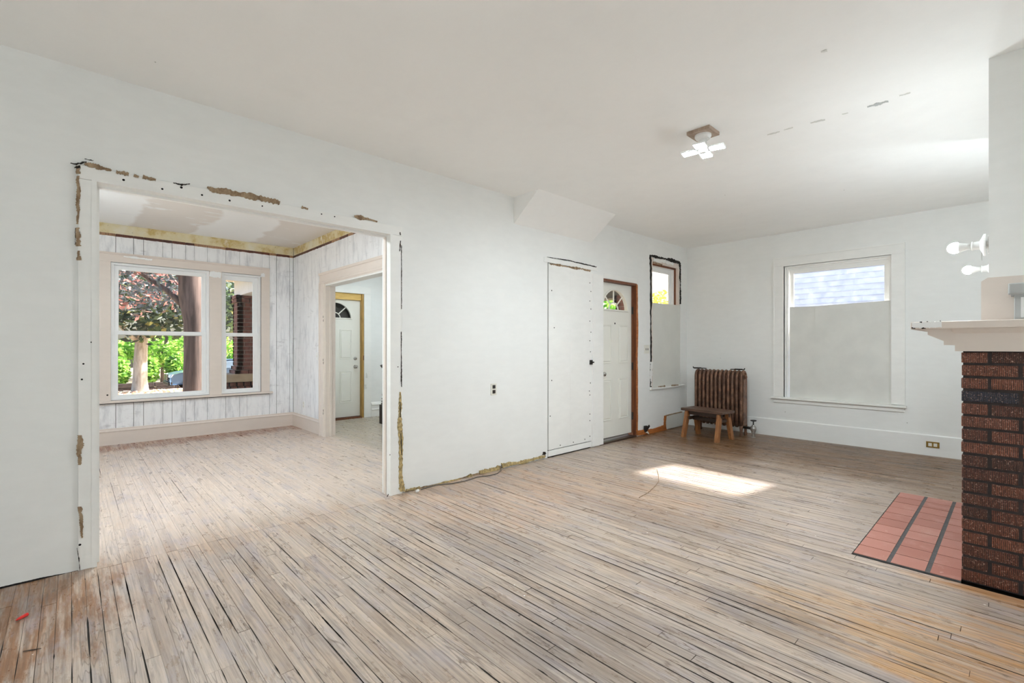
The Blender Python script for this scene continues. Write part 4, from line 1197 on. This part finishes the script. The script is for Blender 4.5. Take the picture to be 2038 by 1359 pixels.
# ================================================================== HALL NEWEL AND STEP
nw = empty('newel_post', (-6.80, 3.63, 0), 'dark turned newel post at the foot of the hall stair', 'newel post')
MB().box(-.07, .07, -.07, .07, 0, .30).build('base', M['newel'], nw, bevel=.006)
MB().lathe((0, 0, .30), (0, 0, 1), [(0, .06), (.02, .07), (.035, .05), (.05, .066), (.075, .045), (.09, .062), (.12, .04), (.15, .055), (.17, .05), (.35, .03), (.47, .022), (.49, .045), (.51, .03), (.53, .05), (.545, .03), (.57, .028), (.58, .06), (.62, .085), (.64, .03), (.66, .012), (.70, .006)], 20).build('turned_shaft', M['newel'], nw)
stp = empty('stair_step', (-5.53, 3.32, 0), 'dark rounded bottom step of the hall stair', 'stair')
MB().lathe((0, 0, 0), (0, 0, 1), [(0, .34), (.15, .34), (.152, .37), (.18, .37)], 28).build('bullnose_step', M['newel'], stp)

# ================================================================== OUTSIDE
M['bark_pale'] = wood('pale_grey_bark', S(150, 138, 126), S(196, 186, 174), .9, 6, 6, 1.2)
M['bark_brown'] = wood('red_brown_bark', S(66, 54, 50), S(112, 94, 88), .9, 9, 9, .7)
M['siding'] = PM('blue_white_siding', S(176, 184, 202), .6, var=.05, world=True)
M['porch_paint'] = PM('cream_porch_paint', S(214, 204, 190), .6, var=.05)
M['greyporch'] = PM('dark_grey_porch_beam', S(92, 92, 88), .7)
M['porch_white'] = PM('white_porch_paint', S(228, 228, 226), .6, var=.05)
M['cap_stone'] = PM('porch_cap_stone', S(176, 158, 132), .8, var=.1)
M['porch_floor'] = PM('grey_porch_floor', S(120, 120, 118), .7, var=.1)
M['soil'] = PM('leafy_ground', S(170, 150, 120), .95, var=.4, scale=3, world=True)
M['stonewall'] = PM('dark_retaining_stone', S(62, 52, 50), .9, var=.4, scale=6)
M['carpaint'] = PM('blue_grey_car_paint', S(92, 118, 150), .18, .35, var=.03)
M['carglass'] = PM('dark_car_glass', S(120, 140, 160), .05, .2, var=.03)
M['carblack'] = PM('black_car_trim', S(24, 24, 26), .4)
M['chrome'] = PM('chrome', S(220, 222, 226), .1, 1.0, var=.02)
M['headlight'] = PM('clear_headlight', S(232, 236, 240), .1, .1, var=.05)

def leaf_mat(name, stops, trans=.5):
    m, nt, bs, out = NT(name)
    pos, x, y, z, isl = position(nt)
    c = ramp(nt, isl, stops)
    put(nt, bs.inputs['Base Color'], c)
    bs.inputs['Roughness'].default_value = .5
    tl = nt.nodes.new('ShaderNodeBsdfTranslucent'); put(nt, tl.inputs[0], c)
    mx = nt.nodes.new('ShaderNodeMixShader'); mx.inputs[0].default_value = trans
    nt.links.new(bs.outputs[0], mx.inputs[1]); nt.links.new(tl.outputs[0], mx.inputs[2])
    nt.links.new(mx.outputs[0], out.inputs[0])
    return m
M['leaf_maple'] = leaf_mat('maple_leaves', [(0, S(70, 80, 84)), (.45, S(92, 102, 112)), (.66, S(112, 118, 112)), (.76, S(160, 110, 106)), (.88, S(236, 160, 152)), (1, S(246, 196, 186))])  # grey-blue tones paint the reflected haze of the upper window glass
M['leaf_dark'] = leaf_mat('dark_leaves', [(0, S(52, 62, 60)), (.5, S(66, 82, 66)), (.85, S(92, 112, 72)), (1, S(160, 150, 90))])
M['leaf_green'] = leaf_mat('bright_green_leaves', [(0, S(86, 132, 52)), (.4, S(128, 184, 70)), (.75, S(168, 214, 96)), (1, S(216, 232, 150))])
M['leaf_yellow'] = leaf_mat('yellow_leaves', [(0, S(176, 176, 70)), (.5, S(226, 214, 96)), (1, S(244, 232, 150))])
M['leaf_fallen'] = leaf_mat('fallen_leaves', [(0, S(222, 210, 190)), (.4, S(236, 222, 206)), (.7, S(226, 150, 140)), (1, S(140, 170, 100))], .1)

def foliage(cells, n, size, seed):
    """leaf blades scattered through ellipsoids (cx, cy, cz, rx, ry, rz)"""
    r = random.Random(seed)
    mb = MB()
    wts = [c[3] * c[4] * c[5] for c in cells]
    for _ in range(n):
        c = r.choices(cells, wts)[0]
        while True:
            p = Vector((r.uniform(-1, 1), r.uniform(-1, 1), r.uniform(-1, 1)))
            if .2 < p.length <= 1: break
        q = Vector((c[0] + p.x * c[3], c[1] + p.y * c[4], c[2] + p.z * c[5]))
        a = Vector((r.gauss(0, 1), r.gauss(0, 1), r.gauss(0, .6))).normalized()
        b_ = a.cross(Vector((r.gauss(0, 1), r.gauss(0, 1), r.gauss(0, 1)))).normalized()
        s = size * r.uniform(.6, 1.3)
        mb._add([q - a * s, q + b_ * s * .45, q + a * s, q - b_ * s * .45], [(0, 1, 2, 3)])
    return mb

def gz(x):
    """ground height in front of the house"""
    if x > -9: return -.45
    if x > -25: return -.45 + (x + 9) / 16 * .25
    return max(-1.3, -.70 + (x + 25) * .075)

xs = [-3.6, -9, -13, -17, -21, -25, -29, -33, -38, -48, -70]
mb = MB()
V, Fs = [], []
for i, x in enumerate(xs):
    V += [(x, -40, gz(x)), (x, 60, gz(x))]
for i in range(len(xs) - 1):
    Fs.append((2 * i, 2 * i + 1, 2 * i + 3, 2 * i + 2))
V += [(3, 7.2, -.46), (3, 60, -.46), (-3.6, 7.2, -.46), (-3.6, 60, -.46), (40, 7.2, -.46), (40, 60, -.46)]
b0 = 2 * len(xs)
Fs += [(b0 + 2, b0, b0 + 1, b0 + 3), (b0, b0 + 4, b0 + 5, b0 + 1)]
mb._add(V, Fs)
ground = struct(mb.build('ground', M['soil']), 'sloping leaf-littered ground outside the windows', 'ground')
r = random.Random(31)
mb = MB()
for _ in range(5000):
    x = r.uniform(-31, -17); y = r.uniform(-.5, 8)
    z = gz(x) + .02
    s = r.uniform(.05, .11); a = r.uniform(0, 6.28)
    u, w = Vector((math.cos(a), math.sin(a), r.uniform(-.5, .6))) * s, Vector((-math.sin(a), math.cos(a), r.uniform(-.5, .6))) * s * .6
    q = Vector((x, y, z + .03))
    mb._add([q - u, q + w, q + u, q - w], [(0, 1, 2, 3)])
tag(mb.build('fallen_leaves', M['leaf_fallen'], ground), kind='stuff')

def tree(name, loc, label, trunk, bark, cells, n, size, lm, seed, limbs=(), cat='tree', group=None):
    e = empty(name, loc, label, cat, group=group)
    MB().tube([p for p, _ in trunk], [q for _, q in trunk], 14).build('trunk', bark, e, smooth=True)
    for lp, lr in limbs:
        MB().tube(lp, lr, 8).build('limb', bark, e, smooth=True)
    if n:
        tag(foliage(cells, n, size, seed).build('foliage', lm, e), kind='stuff')
    return e
# pale street tree
g = gz(-25)
tree('street_tree', (-25, 2.12, g), 'pale trunked street tree with dark leaves, its base in view', [((0, 0, -.1), .36), ((0, 0, .12), .30), ((0, 0, .5), .255), ((0, 0.02, 1.4), .235), ((0, .05, 2.2), .22), ((.05, .1, 3.4), .16), ((0, .1, 5), .07)], M['bark_pale'],
     [(1, .8, 4.0, 2.2, 2.8, 1.5), (.8, -1.6, 3.3, 1.8, 1.4, 1.0), (.8, 2.6, 3.4, 1.6, 1.6, 1.2), (1.2, .2, 2.7, 1.2, 1.2, .7)], 3600, .17, M['leaf_dark'], 1,
     [([(0, 0, 2.0), (.4, -.7, 2.8), (.6, -1.6, 3.5)], [.1, .07, .03]), ([(0, 0, 2.1), (.3, .9, 2.9), (.6, 2.2, 3.6)], [.1, .07, .03])])
# big brown trunk close to the window and its pink, green and haze-toned canopy
g = gz(-13)
tree('maple_tree', (-13, 2.10, g), 'thick red-brown tree trunk close to the parlor window with pink leaves', [((0, .02, -.1), .32), ((0, 0, .6), .235), ((0, 0, 1.6), .215), ((0, 0, 2.3), .22), ((0, -.05, 2.9), .27), ((.05, -.1, 3.6), .22), ((.1, -.1, 5.2), .15)], M['bark_brown'],
     [(-1.2, -.5, 3.5, 1.6, 1.1, .75), (-1.5, .1, 2.95, .7, .8, .5), (-.6, -1.0, 4.0, 1.2, .8, .7), (-2.0, -.9, 2.9, .8, .6, .5)], 2600, .075, M['leaf_maple'], 2,
     [([(0, -.05, 2.5), (-.2, -.5, 3.0), (-.5, -1.1, 3.5), (-.8, -1.7, 4.0)], [.09, .06, .04, .02]), ([(0, 0, 2.8), (-.5, .3, 3.4), (-1, .4, 4.2)], [.12, .09, .04])])
# trees across the street
tree('yard_tree', (-44, 10.5, -1.3), 'leafy dark green tree far across the street', [((0, 0, 0), .3), ((0, 0, 3), .22), ((0, 0, 6), .1)], M['bark_brown'],
     [(0, 0, 6.0, 3.0, 3.2, 2.2), (0, -3.2, 5.4, 2.0, 2.2, 1.6), (0, 3, 5.2, 2, 2.4, 1.8)], 1500, .3, M['leaf_dark'], 3, group='trees across the street')
tree('yard_tree', (-52, 1.0, -1.3), 'leafy dark tree far across the street behind the pale trunk', [((0, 0, 0), .3), ((0, 0, 3), .22), ((0, 0, 6), .1)], M['bark_brown'],
     [(0, 0, 6.6, 2.6, 3.0, 2.0), (0, -2.8, 6.0, 1.8, 2.0, 1.6)], 1300, .3, M['leaf_dark'], 4, group='trees across the street')
# hedge shrubs on the far side of the street
r = random.Random(8)
names = ['low rounded green shrub at the window edge side of the hedge row', 'bushy green shrub just left of the pale street tree', 'dense green shrub behind the pale street tree', 'tall yellow-green shrub right of the pale street tree',
         'bright green shrub rising above the parked car', 'green shrub behind the parked car cabin', 'green shrub seen past the brick porch pillar']
for i, yy in enumerate((.6, 1.9, 3.2, 4.5, 5.8, 7.4, 9.2)):
    e = empty('shrub', (-33.6, yy, -1.2), names[i], 'shrub', group='shrubs above the retaining wall')
    hgt = (1.15, 1.25, 1.2, 1.45, 1.3, 1.4, 1.5)[i]
    wy = (.52, .52, .52, .52, .56, .66, .7)[i]
    cells = [(0, 0, .55 + hgt * .35, .7, wy, hgt * .6), (.1, .12, .5 + hgt * .6, .5, wy - .14, hgt * .5), (.1, -.12, .45 + hgt * .5, .5, wy - .14, hgt * .4)]
    tag(foliage(cells, 1500, .15, 50 + i).build('foliage', M['leaf_green'], e), kind='stuff')
    MB().tube([(0, 0, 0), (.05, .05, .9), (0, .1, 1.4)], [.06, .045, .02], 7).build('stem', M['bark_brown'], e)
tree('yard_bush', (-40, 4.6, -1.3), 'pale lime green bush high behind the shrub row', [((0, 0, 0), .12), ((0, 0, 1.6), .08), ((0, 0, 2.4), .03)], M['bark_brown'],
     [(0, 0, 2.3, 1.4, 2.4, 1.2), (0, 3.0, 2.4, 1.2, 1.5, 1.0), (0, -3.0, 2.2, 1.2, 1.5, 1.0)], 2600, .2, M['leaf_green'], 6, cat='bush')
rw = empty('retaining_wall', (-32.3, 4, gz(-32.3)), 'low dark stone retaining wall under the shrub row', 'retaining wall')
r = random.Random(15)
for k in range(2):
    yy = -4.0 + (k % 2) * .3
    while yy < 6:
        w = r.uniform(.5, .9)
        MB().box(-.2, .0 + r.uniform(-.03, .03), yy + .02, yy + w, k * .24, k * .24 + .23).build('stone', M['stonewall'], rw, bevel=.02)
        yy += w

# parked car across the street
car = empty('car', (-28.3, 5.75, gz(-28.3)), 'blue-grey parked car with chrome grille partly hidden by the brown trunk', 'car')
side = [(-2.30, .32), (-2.32, .55), (-2.26, .80), (-1.9, .90), (-1.05, 1.0), (-.35, 1.42), (.2, 1.50), (1.3, 1.48), (1.95, 1.12), (2.2, 1.0), (2.26, .6), (2.2, .32)]
V, Fs = [], []
rows = ((-.90, .93), (-.86, 1.0), (.86, 1.0), (.90, .93))
n = len(side)
for xx, k in ((-.78, 0), (-.92, 1), (.92, 1), (.78, 0)):
    for (yy, zz) in side:
        top_ = zz > .92
        V.append((xx * (.82 if top_ and zz > 1.2 else 1.0), yy * (.97 if not k else 1.0), zz * (1.0 if not k else .985)))
for j in range(3):
    for i in range(n):
        Fs.append((j * n + i, j * n + (i + 1) % n, (j + 1) * n + (i + 1) % n, (j + 1) * n + i))
Fs += [tuple(range(n)), tuple(range(4 * n - 1, 3 * n - 1, -1))]
MB()._add(V, Fs).build('body', M['carpaint'], car, bevel=.04)
for sx in (-1, 1):
    MB().prism([(sx * .80, -.80, 1.04), (sx * .78, -.30, 1.36), (sx * .77, .2, 1.43), (sx * .77, 1.2, 1.40), (sx * .80, 1.6, 1.08)], (sx * .06, 0, 0)).build('side_window', M['carglass'], car)
    for yy in (-1.45, 1.4):
        w = MB().lathe((sx * .76, yy, .33), (sx, 0, 0), [(0, .33), (.17, .33), (.19, .29), (.19, .22)], 20).build('wheel', M['carblack'], car)
        MB().lathe((sx * .945, yy, .33), (sx, 0, 0), [(0, .2), (.012, .19), (.014, .05), (.02, .04)], 12).build('hub', M['chrome'], w)
    MB().prism([(sx * .86, -2.31, .66), (sx * .52, -2.345, .68), (sx * .50, -2.32, .80), (sx * .90, -2.2, .82)], (0, .05, 0)).build('headlight', M['headlight'], car)
    MB().box(sx * 1.0 - .07, sx * 1.0 + .07, -.70, -.60, 1.0, 1.12).build('mirror', M['carpaint'], car, bevel=.02)
gr = MB().box(-.50, .50, -2.36, -2.30, .50, .80).build('grille', M['carblack'], car, bevel=.01)
for k in range(4):
    MB().box(-.48, .48, -2.375, -2.355, .53 + k * .07, .555 + k * .07).build('bar', M['chrome'], gr)
MB().prism([(-.66, -1.0, 1.045), (.66, -1.0, 1.045), (.62, -.42, 1.41), (-.62, -.42, 1.41)], (0, -.03, .02)).build('windscreen', M['carglass'], car)
MB().box(-.86, .86, -2.38, -2.2, .28, .46).build('bumper', M['carblack'], car, bevel=.03)

# front porch: brick pillar, parapet, beams
def brick_pillar(name, x0, x1, y0, y1, z0, z1, label, group=None):
    e = empty(name, ((x0 + x1) / 2, (y0 + y1) / 2, z0), label, 'pillar', group=group)
    off = e.location
    part(e, 'mortar_core', MB().box(x0 + .01, x1 - .01, y0 + .01, y1 - .01, z0, z1), M['porch_mortar'])
    k = 0
    z = z0
    r = random.Random(len(name) + int(z0 * 10))
    while z < z1 - .03:
        ze = z + .062
        lo = z - z0
        grow = .05 if lo < .07 else (.025 if lo < .14 else 0)
        if z1 - z < .15: grow = .03
        # faces toward +X (house) and -Y are the ones in view; build all four
        for face in range(4):
            a, b2 = ((y0 - grow, y1 + grow) if face in (0, 1) else (x0 - grow, x1 + grow))
            s = a + (0 if (k + face) % 2 == 0 else -.11)
            while s < b2 - .01:
                u0, u1 = max(s, a), min(s + .205, b2)
                s += .22
                if u1 - u0 < .03: continue
                if face == 0: box = (x1 - .08 + grow, x1 + grow, u0, u1)
                elif face == 1: box = (x0 - grow, x0 + .08 - grow, u0, u1)
                elif face == 2: box = (u0, u1, y0 - grow, y0 + .08 - grow)
                else: box = (u0, u1, y1 - .08 + grow, y1 + grow)
                part(e, 'brick', MB().box(*box, z, ze), M['porch_brick'])
        z += .075
        k += 1
    return e
PXX = -10.0
brick_pillar('brick_pillar', PXX - .42, PXX, 2.308, 2.95, .70, 2.17, 'dark red brick porch pillar seen through the narrow parlor window')
pc = empty('porch_parapet', (PXX - .2, 4.0, -.45), 'brick porch parapet with a pale stone cap below the pillar', 'parapet')
part(pc, 'cap', MB().box(PXX - .55, PXX + .10, 1.95, 8.0, .55, .70), M['cap_stone'], bevel=.01)
part(pc, 'core', MB().box(PXX - .40, PXX - .01, 2.08, 8.0, -.5, .55), M['stonewall'])
r = random.Random(19)
for k in range(5):
    s = 2.05 - (k % 2) * .1
    while s < 4.2:
        part(pc, 'brick', MB().box(PXX - .05, PXX + .02, max(s, 2.05), s + .09, .16 + k * .078, .225 + k * .078), M['porch_brick'])
        s += .12
struct(MB().box(PXX - .42, PX - .2, 2.05, 8.4, -.5, -.12).build('porch_floor', M['porch_floor']), 'grey porch deck outside the hall', 'porch floor')
pr = empty('porch_roof', (PXX, 4, 2.2), 'cream porch ceiling and beams over the front porch', 'porch roof')
part(pr, 'cross_beam', MB().box(PXX - .42, PX - .2, 2.33, 2.56, 2.18, 2.50), M['porch_white'])
part(pr, 'front_beam', MB().box(PXX - .42, PXX - .08, 2.56, 8.4, 2.20, 2.50), M['porch_paint'])
part(pr, 'porch_ceiling', MB().box(PXX - .7, PX - .2, 1.9, 8.4, 2.50, 2.58), M['porch_paint'])
part(pr, 'side_ceiling', MB().box(PX - .2, LX - .12, 4.55, 7.7, 2.76, 2.82), M['porch_paint'])
brick_pillar('brick_pillar', -5.26, -4.86, 7.66, 8.16, -.12, 2.2, 'brick porch pillar behind the side entry door light')
part(pr, 'side_beam', MB().box(PXX, -4.86, 7.75, 8.1, 2.16, 2.5), M['greyporch'])
tree('yellow_bush', (-9.9, 18.3, -.46), 'yellow leaved bush outside the corner window', [((0, 0, 0), .1), ((0, 0, 1.4), .07), ((0, 0, 2.4), .03)], M['bark_brown'], [(0, 0, 2.75, 1.5, 1.4, 1.3), (.9, .9, 2.1, 1, 1, 1)], 2600, .12, M['leaf_yellow'], 9, cat='bush')
tree('lime_bush', (-10.4, 14.3, -.46), 'lime green bush outside the side door light', [((0, 0, 0), .1), ((0, 0, 1.4), .07), ((0, 0, 2.2), .03)], M['bark_brown'], [(0, 0, 2.45, 1.3, 1.2, 1.15), (-.9, -.7, 2.1, .9, .9, 1)], 2600, .13, M['leaf_green'], 10, cat='bush')

# neighbour house with clapboards, beyond the end wall window
nb = empty('neighbor_house', (-1.5, 10.3, -.46), 'pale blue clapboard house wall beyond the end wall window', 'house')
part(nb, 'wall_core', MB().box(-3.9, 3.5, 10.32, 13, -.46, 3.5), M['porch_white'])
z = .9
while z < 3.45:
    part(nb, 'clapboard', MB().prism([(-3.9, 10.32, z), (-3.9, 10.285, z), (-3.9, 10.30, z + .012), (-3.9, 10.315, z + .105), (-3.9, 10.32, z + .105)], (7.4, 0, 0)), M['siding'])
    z += .102
part(nb, 'eave', MB().box(-4.1, 3.7, 10.1, 13.2, 3.5, 3.58), M['porch_white'])
